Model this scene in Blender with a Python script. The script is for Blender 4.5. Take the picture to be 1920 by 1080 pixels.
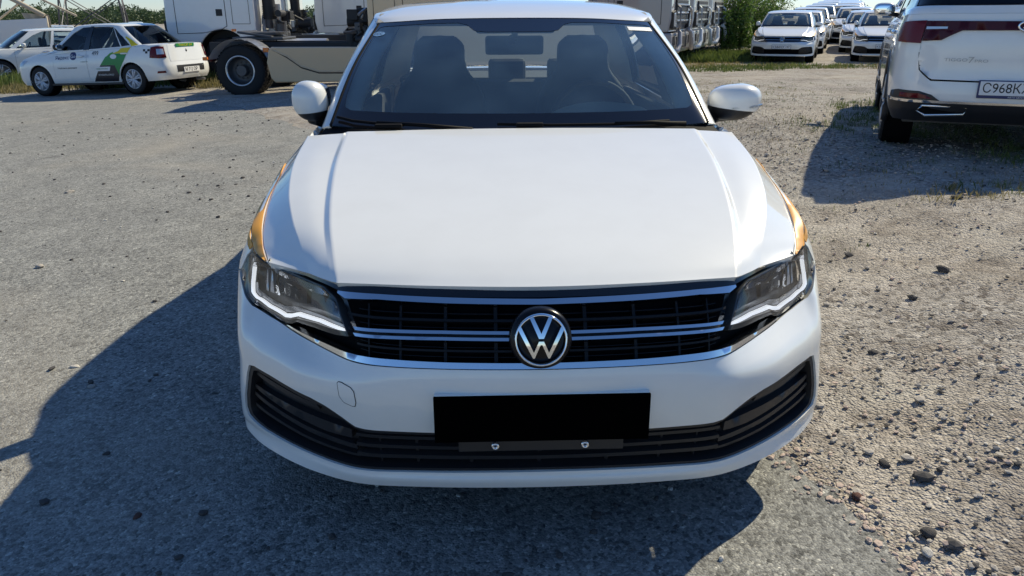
import bpy, bmesh, math, random
import numpy as np
from mathutils import Vector, Matrix
from mathutils.geometry import delaunay_2d_cdt
R = math.radians
random.seed(7); rng = np.random.default_rng(7)
scene = bpy.context.scene
for o in list(bpy.data.objects): bpy.data.objects.remove(o)
COL = scene.collection

# ------------------------------------------------------------------ camera, sky, sun, exposure
CAM_POS = (-0.12299, -1.70066, 1.39616); PITCH, YAW, ROLL = 0.341923, 0.029449, -0.004752
cd = bpy.data.cameras.new('camera'); cd.sensor_width = 36.0; cd.lens = 36.0 * 1445.615 / 1920.0
cd.clip_start = 0.05; cd.clip_end = 3000
cam = bpy.data.objects.new('camera', cd); COL.objects.link(cam); scene.camera = cam
_f = Vector((math.sin(YAW) * math.cos(PITCH), math.cos(YAW) * math.cos(PITCH), -math.sin(PITCH)))
_r = Vector((math.cos(YAW), -math.sin(YAW), 0)); _u = _r.cross(_f)
_r2 = math.cos(ROLL) * _r + math.sin(ROLL) * _u; _u2 = -math.sin(ROLL) * _r + math.cos(ROLL) * _u
cam.matrix_world = Matrix(((_r2.x, _u2.x, -_f.x, CAM_POS[0]), (_r2.y, _u2.y, -_f.y, CAM_POS[1]), (_r2.z, _u2.z, -_f.z, CAM_POS[2]), (0, 0, 0, 1)))

SUN_DIR = Vector((0.85, 0.73, 0.98)).normalized()          # towards the sun
SUN_EL = math.asin(SUN_DIR.z); SUN_AZ = math.atan2(SUN_DIR.x, SUN_DIR.y)
world = bpy.data.worlds.new('World'); scene.world = world; world.use_nodes = True
wn = world.node_tree.nodes; wl = world.node_tree.links
sky = wn.new('ShaderNodeTexSky'); sky.sky_type = 'NISHITA'; sky.sun_disc = False
sky.sun_elevation = SUN_EL; sky.sun_rotation = SUN_AZ; sky.air_density = 1.0; sky.dust_density = 0.0; sky.ozone_density = 10.0
wn['Background'].inputs[1].default_value = 0.108
wl.new(sky.outputs[0], wn['Background'].inputs[0])
sd = bpy.data.lights.new('sun', 'SUN'); sd.energy = 4.9; sd.angle = R(0.53); sd.color = (1.0, 0.90, 0.67)
sun = bpy.data.objects.new('sun', sd); COL.objects.link(sun); sun.location = (12, 10, 20)
sun.rotation_euler = (-SUN_DIR).to_track_quat('-Z', 'Y').to_euler()
scene.view_settings.view_transform = 'Standard'; scene.view_settings.look = 'None'
scene.view_settings.exposure = 0.25; scene.view_settings.gamma = 1.0
scene.render.engine = 'CYCLES'; scene.render.resolution_x = 1024; scene.render.resolution_y = 576
scene.cycles.max_bounces = 10; scene.cycles.transparent_max_bounces = 16; scene.cycles.caustics_reflective = False; scene.cycles.caustics_refractive = False

# ------------------------------------------------------------------ materials
MATS = {}
def mat(name, col, rough=0.5, metal=0.0, coat=0.0, emit=0.0, spec=0.5):
    m = bpy.data.materials.new(name); m.use_nodes = True
    p = m.node_tree.nodes['Principled BSDF']
    p.inputs['Base Color'].default_value = (*col, 1); p.inputs['Roughness'].default_value = rough
    p.inputs['Metallic'].default_value = metal; p.inputs['Coat Weight'].default_value = coat
    p.inputs['Coat Roughness'].default_value = 0.03; p.inputs['Specular IOR Level'].default_value = spec
    if emit:
        p.inputs['Emission Color'].default_value = (*col, 1); p.inputs['Emission Strength'].default_value = emit
    MATS[name] = m; return m
class NT:
    """small node-graph helper"""
    def __init__(s, m): s.t = m.node_tree; s.n = s.t.nodes; s.l = s.t.links; s.p = s.n['Principled BSDF']
    def link(s, a, b): s.l.new(a, b)
    def coord(s, kind='Object'): return s.n.new('ShaderNodeTexCoord').outputs[kind]
    def noise(s, scale, detail=4, rough=0.55, vec=None, dist=0.0):
        x = s.n.new('ShaderNodeTexNoise'); x.inputs['Scale'].default_value = scale; x.inputs['Detail'].default_value = detail
        x.inputs['Roughness'].default_value = rough; x.inputs['Distortion'].default_value = dist
        if vec is not None: s.link(vec, x.inputs['Vector'])
        return x
    def voro(s, scale, vec=None, feature='F1'):
        x = s.n.new('ShaderNodeTexVoronoi'); x.inputs['Scale'].default_value = scale; x.feature = feature
        if vec is not None: s.link(vec, x.inputs['Vector'])
        return x
    def ramp(s, inp, stops):
        x = s.n.new('ShaderNodeValToRGB'); e = x.color_ramp.elements
        e[0].position, e[0].color = stops[0][0], (*stops[0][1], 1)
        e[1].position, e[1].color = stops[-1][0], (*stops[-1][1], 1)
        for p, c in stops[1:-1]:
            q = e.new(p); q.color = (*c, 1)
        s.link(inp, x.inputs[0]); return x.outputs[0]
    def mix(s, fac, a, b, mode='MIX'):
        x = s.n.new('ShaderNodeMix'); x.data_type = 'RGBA'; x.blend_type = mode
        for v, i in ((fac, 0), (a, 6), (b, 7)):
            if hasattr(v, 'links'): s.link(v, x.inputs[i])
            elif i == 0: x.inputs[0].default_value = v
            else: x.inputs[i].default_value = (*v, 1)
        return x.outputs[2]
    def math(s, op, a, b=None):
        x = s.n.new('ShaderNodeMath'); x.operation = op
        for v, i in ((a, 0), (b, 1)):
            if v is None: continue
            if hasattr(v, 'links'): s.link(v, x.inputs[i])
            else: x.inputs[i].default_value = v
        return x.outputs[0]
    def bump(s, h, strength=0.3, dist=0.01, nrm=None):
        x = s.n.new('ShaderNodeBump'); x.inputs['Strength'].default_value = strength; x.inputs['Distance'].default_value = dist
        s.link(h, x.inputs['Height'])
        if nrm is not None: s.link(nrm, x.inputs['Normal'])
        s.link(x.outputs[0], s.p.inputs['Normal']); return x.outputs[0]
    def color(s, c): s.link(c, s.p.inputs['Base Color'])
    def rough(s, c): s.link(c, s.p.inputs['Roughness'])

def paint(name, col, rough=0.32, dust=0.07):
    m = mat(name, col, rough, coat=1.0); g = NT(m); v = g.coord()
    n = g.noise(7, 6, 0.6, v); d = g.ramp(n.outputs[0], [(0.42, (0, 0, 0)), (0.75, (1, 1, 1))])
    f = g.noise(420, 2, 0.5, v); sp = g.ramp(f.outputs[0], [(0.74, (0, 0, 0)), (0.78, (1, 1, 1))])
    c = g.mix(g.math('MULTIPLY', d, dust), col, (0.42, 0.38, 0.32)); c = g.mix(g.math('MULTIPLY', sp, 0.12), c, (0.2, 0.18, 0.15)); g.color(c)
    cr = g.math('MULTIPLY_ADD', d, 0.04); 
    cr.node.inputs[2].default_value = 0.025; g.link(cr, g.p.inputs['Coat Roughness'])
    return m
def glass(name, tint, ior=1.5, rough=0.0, film=0.0, filmcol=(0.5, 0.5, 0.48)):
    m = bpy.data.materials.new(name); m.use_nodes = True; t = m.node_tree; n = t.nodes; l = t.links
    n.remove(n['Principled BSDF']); out = n['Material Output']
    tr = n.new('ShaderNodeBsdfTransparent'); tr.inputs[0].default_value = (*tint, 1)
    gl = n.new('ShaderNodeBsdfGlossy'); gl.inputs['Roughness'].default_value = rough; gl.inputs[0].default_value = (1, 1, 1, 1)
    fr = n.new('ShaderNodeFresnel'); fr.inputs[0].default_value = ior
    mx = n.new('ShaderNodeMixShader'); l.new(fr.outputs[0], mx.inputs[0]); l.new(tr.outputs[0], mx.inputs[1]); l.new(gl.outputs[0], mx.inputs[2])
    last = mx.outputs[0]
    if film:
        df = n.new('ShaderNodeBsdfDiffuse'); df.inputs[0].default_value = (*filmcol, 1)
        tc = n.new('ShaderNodeTexCoord'); nz = n.new('ShaderNodeTexNoise'); nz.inputs['Scale'].default_value = 5; nz.inputs['Detail'].default_value = 6
        l.new(tc.outputs['Object'], nz.inputs['Vector'])
        mm = n.new('ShaderNodeMath'); mm.operation = 'MULTIPLY'; mm.inputs[1].default_value = film * 2; l.new(nz.outputs[0], mm.inputs[0])
        m2 = n.new('ShaderNodeMixShader'); l.new(mm.outputs[0], m2.inputs[0]); l.new(last, m2.inputs[1]); l.new(df.outputs[0], m2.inputs[2]); last = m2.outputs[0]
    l.new(last, out.inputs[0]); MATS[name] = m; return m

paint('white_paint', (0.80, 0.805, 0.775)); paint('orange_film', (0.66, 0.31, 0.035), 0.45); MATS['orange_film'].node_tree.nodes['Principled BSDF'].inputs['Coat Weight'].default_value = 0.1
mat('chrome', (0.86, 0.87, 0.88), 0.06, 1.0); mat('satin_chrome', (0.75, 0.77, 0.8), 0.16, 1.0)
mat('black_gloss', (0.008, 0.008, 0.010), 0.12, coat=0.6); mat('black_void', (0.004, 0.004, 0.005), 0.8, spec=0.1)
m = mat('black_plastic', (0.017, 0.017, 0.019), 0.48); g = NT(m); g.bump(g.noise(900, 2, 0.5, g.coord()).outputs[0], 0.25, 0.001)
mat('grille_black', (0.007, 0.007, 0.008), 0.5, spec=0.3); mat('badge_black', (0.006, 0.006, 0.008), 0.25, spec=0.3); mat('dark_smoke', (0.03, 0.031, 0.034), 0.2, coat=0.5); mat('lamp_silver', (0.30, 0.31, 0.33), 0.22, 0.75); mat('lamp_grey', (0.10, 0.105, 0.11), 0.3, 0.5)
mat('rubber', (0.018, 0.018, 0.019), 0.75, spec=0.3); mat('alloy', (0.62, 0.63, 0.65), 0.3, 0.8); mat('steel', (0.4, 0.4, 0.41), 0.35, 0.9)
mat('drl_white', (0.93, 0.96, 1.0), 0.25, emit=0.75)
mat('interior_dark', (0.11, 0.115, 0.125), 0.8, spec=0.2); mat('interior_beige', (0.80, 0.78, 0.64), 0.8, spec=0.2); mat('interior_dash', (0.55, 0.53, 0.40), 0.62, spec=0.3)
mat('headliner', (0.30, 0.30, 0.29), 0.9, spec=0.1); mat('mirror_glass', (0.85, 0.87, 0.9), 0.02, 1.0)
mat('plate_black', (0.0015, 0.0015, 0.0015), 0.9, spec=0.0); mat('plate_white', (0.78, 0.78, 0.77), 0.45); mat('print_black', (0.012, 0.012, 0.014), 0.5)
mat('sticker_blue', (0.25, 0.42, 0.62), 0.4); mat('wiper_black', (0.006, 0.006, 0.007), 0.7, spec=0.1); mat('red_lens', (0.12, 0.007, 0.011), 0.22, spec=0.35); mat('dark_red_lens', (0.055, 0.008, 0.014), 0.28, spec=0.25)
mat('amber', (0.75, 0.18, 0.02), 0.2, coat=0.6); mat('silver_plastic', (0.55, 0.56, 0.58), 0.3, 0.7)
glass('windscreen', (0.88, 0.95, 0.96), 2.0, 0.0, film=0.095, filmcol=(0.26, 0.42, 0.54)); glass('side_glass', (0.66, 0.74, 0.74)); glass('rear_clear', (0.86, 0.92, 0.91)); glass('privacy_glass', (0.08, 0.09, 0.10)); glass('lamp_lens', (0.93, 0.95, 0.97), 1.45)  # windscreen film: dust layer tinted blue to paint in the sky's reflection

# ------------------------------------------------------------------ mesh helpers
class Surf:
    """bicubic sheet through a net of points C[k][t]; negative t mirrors in x when sym0"""
    def __init__(s, C, sym0=True, symN=False, crease=(), creaseT=()):
        C = np.array(C, float)
        if sym0: C = np.concatenate([C[:, 1:2] * [-1, 1, 1], C], 1)
        if symN: C = np.concatenate([C, C[:, -2:-1] * [-1, 1, 1]], 1)
        s.C = C; s.s0 = 1 if sym0 else 0; s.sym = sym0; s.nk = C.shape[0]; s.nt = C.shape[1] - s.s0 - (1 if symN else 0); s.cr = set(crease)
        M = np.zeros_like(C); M[:, 1:-1] = (C[:, 2:] - C[:, :-2]) / 2; M[:, 0] = C[:, 1] - C[:, 0]; M[:, -1] = C[:, -1] - C[:, -2]
        s.Ml = M.copy(); s.Mr = M.copy()
        for c in creaseT:
            c += s.s0; s.Ml[:, c] = C[:, c] - C[:, c - 1]; s.Mr[:, c] = C[:, c + 1] - C[:, c]
    def __call__(s, t, k):
        t = np.atleast_1d(np.asarray(t, float)); k = np.atleast_1d(np.asarray(k, float)); t, k = np.broadcast_arrays(t, k)
        sg = np.where(t < 0, -1., 1.) if s.sym else np.ones_like(t); ta = np.abs(t) if s.sym else t
        n = s.C.shape[1]; u = ta + s.s0; i = np.clip(np.floor(u).astype(int), 0, n - 2); w = (u - i)[None, :, None]
        w2 = w * w; w3 = w2 * w
        V = (2 * w3 - 3 * w2 + 1) * s.C[:, i] + (w3 - 2 * w2 + w) * s.Mr[:, i] + (3 * w2 - 2 * w3) * s.C[:, i + 1] + (w3 - w2) * s.Ml[:, i + 1]
        if s.nk == 2: out = V[0] * (1 - k)[:, None] + V[1] * k[:, None]
        else:
            Ml = np.zeros_like(V); Ml[1:-1] = (V[2:] - V[:-2]) / 2; Ml[0] = V[1] - V[0]; Ml[-1] = V[-1] - V[-2]; Mr = Ml.copy()
            for c in s.cr: Ml[c] = V[c] - V[c - 1]; Mr[c] = V[c + 1] - V[c]
            j = np.clip(np.floor(k).astype(int), 0, s.nk - 2); q = (k - j)[:, None]; a = np.arange(len(t)); q2 = q * q; q3 = q2 * q
            out = (2 * q3 - 3 * q2 + 1) * V[j, a] + (q3 - 2 * q2 + q) * Mr[j, a] + (3 * q2 - 2 * q3) * V[j + 1, a] + (q3 - q2) * Ml[j + 1, a]
        out = out.copy(); out[:, 0] *= sg; return out
    def nrm(s, t, k, e=1e-3):
        t = np.atleast_1d(np.asarray(t, float)); k = np.atleast_1d(np.asarray(k, float))
        a = s(t + e, k) - s(t - e, k); kk = np.clip(k, e, s.nk - 1 - e); b = s(t, kk + e) - s(t, kk - e)
        n = np.cross(a, b); return n / np.maximum(np.linalg.norm(n, axis=1), 1e-12)[:, None]
    def inv_yz(s, yz, box):
        """(t,k) where the sheet passes through given (y,z); search in box=(t0,t1,k0,k1)"""
        t0, t1, k0, k1 = box; T, K = np.meshgrid(np.linspace(t0, t1, 90), np.linspace(k0, k1, 60)); T = T.ravel(); K = K.ravel(); P = s(T, K)[:, 1:]
        out = []
        for q in np.asarray(yz, float):
            i = np.argmin(((P - q) ** 2).sum(1)); x = np.array([T[i], K[i]])
            for _ in range(6):
                e = 1e-3; p0 = s(x[0], x[1])[0, 1:]; J = np.stack([(s(x[0] + e, x[1])[0, 1:] - p0) / e, (s(x[0], min(x[1] + e, s.nk - 1))[0, 1:] - p0) / e], 1)
                try: d = np.linalg.solve(J, q - p0)
                except Exception: break
                x = np.clip(x + np.clip(d, -.3, .3), [t0, k0], [t1, k1])
            out.append((x[0], x[1]))
        return out

def densify(loop, at, ak, res):
    out = []
    for (a, b), (c, d) in zip(loop, loop[1:] + loop[:1]):
        n = max(1, int(math.ceil(math.hypot((c - a) * at, (d - b) * ak) / res)))
        out += [(a + (c - a) * i / n, b + (d - b) * i / n) for i in range(n)]
    return out
def chaikin(loop, n=1):
    for _ in range(n):
        q = []
        for (a, b), (c, d) in zip(loop, loop[1:] + loop[:1]): q += [(a * .75 + c * .25, b * .75 + d * .25), (a * .25 + c * .75, b * .25 + d * .75)]
        loop = q
    return loop
def inside(pts, loops):
    ins = np.zeros(len(pts), bool)
    for lp in loops:
        L = np.array(lp); x, y = pts[:, 0], pts[:, 1]
        for (a, b), (c, d) in zip(L, np.roll(L, -1, 0)):
            if b == d: continue
            ins ^= ((b > y) != (d > y)) & (x < (c - a) * (y - b) / (d - b) + a)
    return ins
def sym(half):
    """closed loop from the right-hand half outline that starts and ends on the centre line"""
    return list(half) + [(-a, b) for a, b in reversed(half) if abs(a) > 1e-9]
def rect(t0, t1, k0, k1): return [(t0, k0), (t1, k0), (t1, k1), (t0, k1)]

def pan(bm, S, loop, holes=(), res=0.03, off=0.0, gap=0.0, rim=0.012, rnd=0, both=False, flip=False, ext=None, lines=()):
    """add a curved panel: the part of sheet S inside the outline, with its edge turned in by rim"""
    L0 = np.array(loop); ct, ck = L0.mean(0); ct = max(abs(ct), .3) * (1 if ct >= 0 else -1)
    lo, hi = L0.min(0), L0.max(0); e = 1e-2
    ss = [(ct, ck)] + [(lo[0] + (hi[0] - lo[0]) * a, lo[1] + (hi[1] - lo[1]) * b) for a in (.2, .5, .8) for b in (.3, .7)]
    at = np.mean([np.linalg.norm(S(a + e, b) - S(a, b)) / e for a, b in ss]); ak = np.mean([np.linalg.norm(S(a, min(b, S.nk - 1 - e) + e) - S(a, min(b, S.nk - 1 - e))) / e for a, b in ss])
    at = max(at, 1e-3); ak = max(ak, 1e-3)
    loops = [loop] + list(holes)
    if rnd: loops = [chaikin(densify(l, at, ak, res * .8), rnd) for l in loops]
    loops = [densify(l, at, ak, res) for l in loops]
    lp = [[(a * at, b * ak) for a, b in l] for l in loops]
    allb = np.array([p for l in lp for p in l]); mn, mx = allb.min(0), allb.max(0)
    gx = np.arange(mn[0] + res * .5, mx[0], res); gy = np.arange(mn[1] + res * .5, mx[1], res)
    if len(gx) and len(gy):
        X, Y = np.meshgrid(gx, gy); X = X + (np.arange(len(gy)) % 2)[:, None] * res * .5; G = np.stack([X.ravel(), Y.ravel()], 1)
        G = G[inside(G, lp)]
        if len(G):
            d = np.min(((G[:, None, :] - allb[None]) ** 2).sum(2), axis=1) if len(G) * len(allb) < 4e7 else np.ones(len(G))
            G = G[d > (res * .55) ** 2]
    else: G = np.zeros((0, 2))
    LN = []
    for ln in lines:      # feature lines kept as mesh edges
        q = [(a * at, b * ak) for a, b in densify(list(ln), at, ak, res)]; n_ = max(2, int(math.ceil(math.hypot((ln[1][0] - ln[0][0]) * at, (ln[1][1] - ln[0][1]) * ak) / res))); LN.append([((ln[0][0] + (ln[1][0] - ln[0][0]) * i / n_) * at, (ln[0][1] + (ln[1][1] - ln[0][1]) * i / n_) * ak) for i in range(n_ + 1)])
    if LN and len(G):
        al = np.array([p for l in LN for p in l]); G = G[np.min(((G[:, None, :] - al[None]) ** 2).sum(2), axis=1) > (res * .5) ** 2]
    vs = [Vector(p) for p in allb] + [Vector(p) for p in G]; es = []; b0 = 0
    for l in lp: es += [(b0 + i, b0 + (i + 1) % len(l)) for i in range(len(l))]; b0 += len(l)
    for l in LN: i0 = len(vs); vs += [Vector(p) for p in l]; es += [(i0 + i, i0 + i + 1) for i in range(len(l) - 1)]
    ov, oe, of, *_ = delaunay_2d_cdt(vs, es, [], 0, 1e-7)
    P2 = np.array([(v.x, v.y) for v in ov]); T = P2[:, 0] / at; K = np.clip(P2[:, 1] / ak, 0, S.nk - 1)
    tri = np.array([f for f in of if len(f) == 3]); cen = P2[tri].mean(1); tri = tri[inside(cen, lp)]
    a, b, c = P2[tri[:, 0]], P2[tri[:, 1]], P2[tri[:, 2]]; ar = (b[:, 0] - a[:, 0]) * (c[:, 1] - a[:, 1]) - (b[:, 1] - a[:, 1]) * (c[:, 0] - a[:, 0])
    tri = tri[np.abs(ar) > 1e-10]; ar = ar[np.abs(ar) > 1e-10]; tri[ar < 0] = tri[ar < 0][:, ::-1]
    P = S(T, K); N = S.nrm(T, K); P = P + N * off
    if ext is not None: P = ext(P, T, K)
    for sgn in ((1, -1) if both else ((-1,) if flip else (1,))):
        used = sorted(set(tri.ravel())); vm = {}
        for i in used: vm[i] = bm.verts.new((P[i, 0] * sgn, P[i, 1], P[i, 2]))
        nv = {vm[i]: Vector((N[i, 0] * sgn, N[i, 1], N[i, 2])) for i in used}; fs = []
        for f in tri:
            try: fc = bm.faces.new([vm[i] for i in (f if sgn > 0 else f[::-1])])
            except ValueError: continue
            fc.smooth = True; fs.append(fc)
        bed = [ed for ed in {ed for f in fs for ed in f.edges} if len(ed.link_faces) == 1]
        if gap:
            mv = {}
            for ed in bed:
                f = ed.link_faces[0]; mid = (ed.verts[0].co + ed.verts[1].co) / 2; dr = (ed.verts[1].co - ed.verts[0].co).normalized()
                w = f.calc_center_median() - mid; w -= dr * w.dot(dr)
                if w.length < 1e-9: continue
                w.normalize()
                for v in ed.verts: mv.setdefault(v, Vector()); mv[v] += w
            for v, w in mv.items():
                if both and abs(v.co.x) < 1e-4: continue
                if w.length > 1e-6: v.co += w.normalized() * gap
        if rim:
            ex = {}
            for ed in bed:
                if both and abs(ed.verts[0].co.x) < 1e-4 and abs(ed.verts[1].co.x) < 1e-4: continue
                f = ed.link_faces[0]; lv = list(f.verts); i = lv.index(ed.verts[0])
                v0, v1 = (ed.verts[0], ed.verts[1]) if lv[(i + 1) % 3] == ed.verts[1] else (ed.verts[1], ed.verts[0])
                for v in (v0, v1):
                    if v not in ex: ex[v] = bm.verts.new(v.co - nv[v] * rim)
                q = bm.faces.new([v1, v0, ex[v0], ex[v1]]); q.smooth = True; ed.smooth = False
    return bm
def obj(name, bm, material, parent=None, weld=0.0, loc=None, smooth=None):
    if weld: bmesh.ops.remove_doubles(bm, verts=bm.verts[:], dist=weld)
    me = bpy.data.meshes.new(name); bm.to_mesh(me); bm.free()
    if smooth is not None:
        for p in me.polygons: p.use_smooth = smooth
    me.materials.append(MATS[material] if isinstance(material, str) else material)
    o = bpy.data.objects.new(name, me); COL.objects.link(o)
    if parent: o.parent = parent
    if loc is not None: o.location = loc
    return o
def grid_panel(name, S, ts, ks, material, parent, rim=.02):
    """regular quad panel over whole ranges of t and k, with its edge turned in"""
    nt, nk = len(ts), len(ks); T, K = np.meshgrid(ts, ks); T = T.ravel(); K = K.ravel(); P = S(T, K); N = S.nrm(T, K); bm = bmesh.new(); V = [bm.verts.new(p) for p in P]
    for j in range(nk - 1):
        for i in range(nt - 1): f = bm.faces.new((V[j * nt + i], V[j * nt + i + 1], V[(j + 1) * nt + i + 1], V[(j + 1) * nt + i])); f.smooth = True
    ring = list(range(nt)) + [j * nt + nt - 1 for j in range(1, nk)] + [(nk - 1) * nt + i for i in range(nt - 2, -1, -1)] + [j * nt for j in range(nk - 2, 0, -1)]
    E_ = [bm.verts.new(P[i] - N[i] * rim) for i in ring]
    for a in range(len(ring)):
        b = (a + 1) % len(ring); f = bm.faces.new((V[ring[b]], V[ring[a]], E_[a], E_[b])); f.smooth = True; e = bm.edges.get((V[ring[a]], V[ring[b]])); e.smooth = False
    return obj(name, bm, material, parent)
def panel(name, S, loop, material, parent, **kw):
    bm = bmesh.new(); pan(bm, S, loop, **kw); return obj(name, bm, material, parent, weld=1e-5 if kw.get('both') else 0)
def pair(name, material, parent, fn):
    """fn(bm, flip) builds the right-hand piece; makes both hands"""
    out = []
    for fl in (False, True):
        bm = bmesh.new(); fn(bm, fl); out.append(obj(name, bm, material, parent))
    return out
def ppair(name, S, loop, material, parent, **kw): return pair(name, material, parent, lambda bm, fl: pan(bm, S, loop, flip=fl, **kw))
def bx(bm, c, s, bev=0.0, seg=2, rot=None):
    M = Matrix.Translation(c) @ (rot.to_4x4() if rot is not None else Matrix()) @ Matrix.Diagonal((*s, 1))
    r = bmesh.ops.create_cube(bm, size=1, matrix=M)
    if bev:
        es = list({e for v in r['verts'] for e in v.link_edges}); bmesh.ops.bevel(bm, geom=es, offset=bev, segments=seg, affect='EDGES', profile=0.6, clamp_overlap=True)
    return bm
def cyl(bm, c, r, h, axis='z', n=24, r2=None):
    q = {'x': Matrix.Rotation(R(90), 4, 'Y'), 'y': Matrix.Rotation(R(-90), 4, 'X'), 'z': Matrix()}[axis]
    bmesh.ops.create_cone(bm, cap_ends=True, segments=n, radius1=r, radius2=r if r2 is None else r2, depth=h, matrix=Matrix.Translation(c) @ q); return bm
def lathe(bm, prof, c=(0, 0, 0), axis='x', n=32, sx=1):
    """revolve [(along, radius)] around an axis"""
    rings = []
    for a, r in prof:
        ring = []
        for i in range(n):
            th = 2 * math.pi * i / n; u, v = r * math.cos(th), r * math.sin(th)
            p = {'x': (a * sx, u, v), 'y': (u, a * sx, v), 'z': (u, v, a * sx)}[axis]
            ring.append(bm.verts.new((p[0] + c[0], p[1] + c[1], p[2] + c[2])))
        rings.append(ring)
    for A, B_ in zip(rings, rings[1:]):
        for i in range(n):
            f = bm.faces.new((A[i], A[(i + 1) % n], B_[(i + 1) % n], B_[i])); f.smooth = True
    return bm
def tube(bm, pts, r, n=8, cap=True):
    pts = [Vector(p) for p in pts]; rr = r if hasattr(r, '__len__') else [r] * len(pts); rings = []
    for i, p in enumerate(pts):
        d = (pts[min(i + 1, len(pts) - 1)] - pts[max(i - 1, 0)]).normalized(); a = d.cross(Vector((0, 0, 1)))
        if a.length < 1e-3: a = d.cross(Vector((0, 1, 0)))
        a.normalize(); b = d.cross(a)
        rings.append([bm.verts.new(p + (a * math.cos(2 * math.pi * j / n) + b * math.sin(2 * math.pi * j / n)) * rr[i]) for j in range(n)])
    for A, B_ in zip(rings, rings[1:]):
        for j in range(n):
            f = bm.faces.new((A[j], A[(j + 1) % n], B_[(j + 1) % n], B_[j])); f.smooth = n > 4
    if cap:
        bm.faces.new(rings[0][::-1]); bm.faces.new(rings[-1])
    return bm
def prism(bm, poly, x0, x1, axis='x', bev=0.0, seg=2):
    """extrude a polygon given in the other two axes between x0 and x1 along axis"""
    def P(a, b, c): return {'x': (c, a, b), 'y': (a, c, b), 'z': (a, b, c)}[axis]
    A = [bm.verts.new(P(a, b, x0)) for a, b in poly]; B_ = [bm.verts.new(P(a, b, x1)) for a, b in poly]; fs = [bm.faces.new(A), bm.faces.new(B_[::-1])]
    for i in range(len(A)): fs.append(bm.faces.new((A[i], B_[i], B_[(i + 1) % len(A)], A[(i + 1) % len(A)])))
    bmesh.ops.recalc_face_normals(bm, faces=fs)
    if bev: bmesh.ops.bevel(bm, geom=list({e for f in fs for e in f.edges}), offset=bev, segments=seg, affect='EDGES', profile=0.6, clamp_overlap=True)
    return bm
def blob(bm, c, r, ex=2.5, nu=28, nv=16, rot=None, shape=None):
    """rounded-box ellipsoid"""
    def sp(v, e): return math.copysign(abs(v) ** (2 / e), v)
    V = []
    for j in range(nv + 1):
        ph = -math.pi / 2 + math.pi * j / nv; ring = []
        for i in range(nu):
            th = 2 * math.pi * i / nu
            p = Vector((sp(math.cos(ph), ex) * sp(math.cos(th), ex) * r[0], sp(math.cos(ph), ex) * sp(math.sin(th), ex) * r[1], sp(math.sin(ph), ex) * r[2]))
            if shape: p = shape(p)
            if rot is not None: p = rot @ p
            ring.append(bm.verts.new(p + Vector(c)))
        V.append(ring)
    for A, B_ in zip(V, V[1:]):
        for i in range(nu):
            f = bm.faces.new((A[i], A[(i + 1) % nu], B_[(i + 1) % nu], B_[i])); f.smooth = True
    bmesh.ops.remove_doubles(bm, verts=V[0] + V[-1], dist=1e-6)
    return bm
def thing(name, label, cat, loc=(0, 0, 0), rz=0.0, group=None, tilt=None):
    o = bpy.data.objects.new(name, None); COL.objects.link(o); o.location = loc; o.rotation_euler = (tilt[0] if tilt else 0, tilt[1] if tilt else 0, rz)
    o.empty_display_size = 0.3; return tag(o, label, cat, group)
def tag(o, label, cat, group=None):
    o['label'] = label; o['category'] = cat
    if group: o['group'] = group
    return o
def struct(o, kind='structure'): o['kind'] = kind; return o
def copy_thing(root, label, loc, rz, group=None, only=None, tilt=None):
    r = root.copy(); COL.objects.link(r); r.location = loc; r.rotation_euler = (tilt[0] if tilt else 0, tilt[1] if tilt else 0, rz); r['label'] = label
    if group: r['group'] = group
    for ch in KIDS.get(root.name, []):
        if only and ch.name.split('.')[0] not in only: continue
        c_ = ch.copy(); COL.objects.link(c_); c_.parent = r
        for gch in KIDS.get(ch.name, []):
            if only and gch.name.split('.')[0] not in only: continue
            d_ = gch.copy(); COL.objects.link(d_); d_.parent = c_
    return r
KIDS = {}
def index_kids():
    KIDS.clear()
    for o in bpy.data.objects:
        if o.parent: KIDS.setdefault(o.parent.name, []).append(o)
def text_mesh(body, size):
    cu = bpy.data.curves.new('lettering', 'FONT'); cu.body = body; cu.size = size; cu.resolution_u = 3
    o = bpy.data.objects.new('lettering', cu); COL.objects.link(o); dg = bpy.context.evaluated_depsgraph_get(); me = bpy.data.meshes.new_from_object(o.evaluated_get(dg))
    bpy.data.objects.remove(o); bpy.data.curves.remove(cu)
    V = np.array([v.co[:] for v in me.vertices]) if len(me.vertices) else np.zeros((0, 3)); F = [tuple(p.vertices) for p in me.polygons]; bpy.data.meshes.remove(me); return V, F
def text_on(name, body, size, parent, material, place, width=None, align='l'):
    """flat lettering laid on a surface: place maps (u, v) arrays to points"""
    V, F = text_mesh(body, size)
    if not len(V): return None
    w = V[:, 0].max() - V[:, 0].min(); V[:, 0] -= V[:, 0].min()
    if width: V[:, 0] *= width / w; w = width
    if align == 'c': V[:, 0] -= w / 2
    P = place(V[:, 0], V[:, 1]); me = bpy.data.meshes.new(name); me.from_pydata([tuple(p) for p in P], [], F); me.materials.append(MATS[material])
    o = bpy.data.objects.new(name, me); COL.objects.link(o); o.parent = parent; return o
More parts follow.
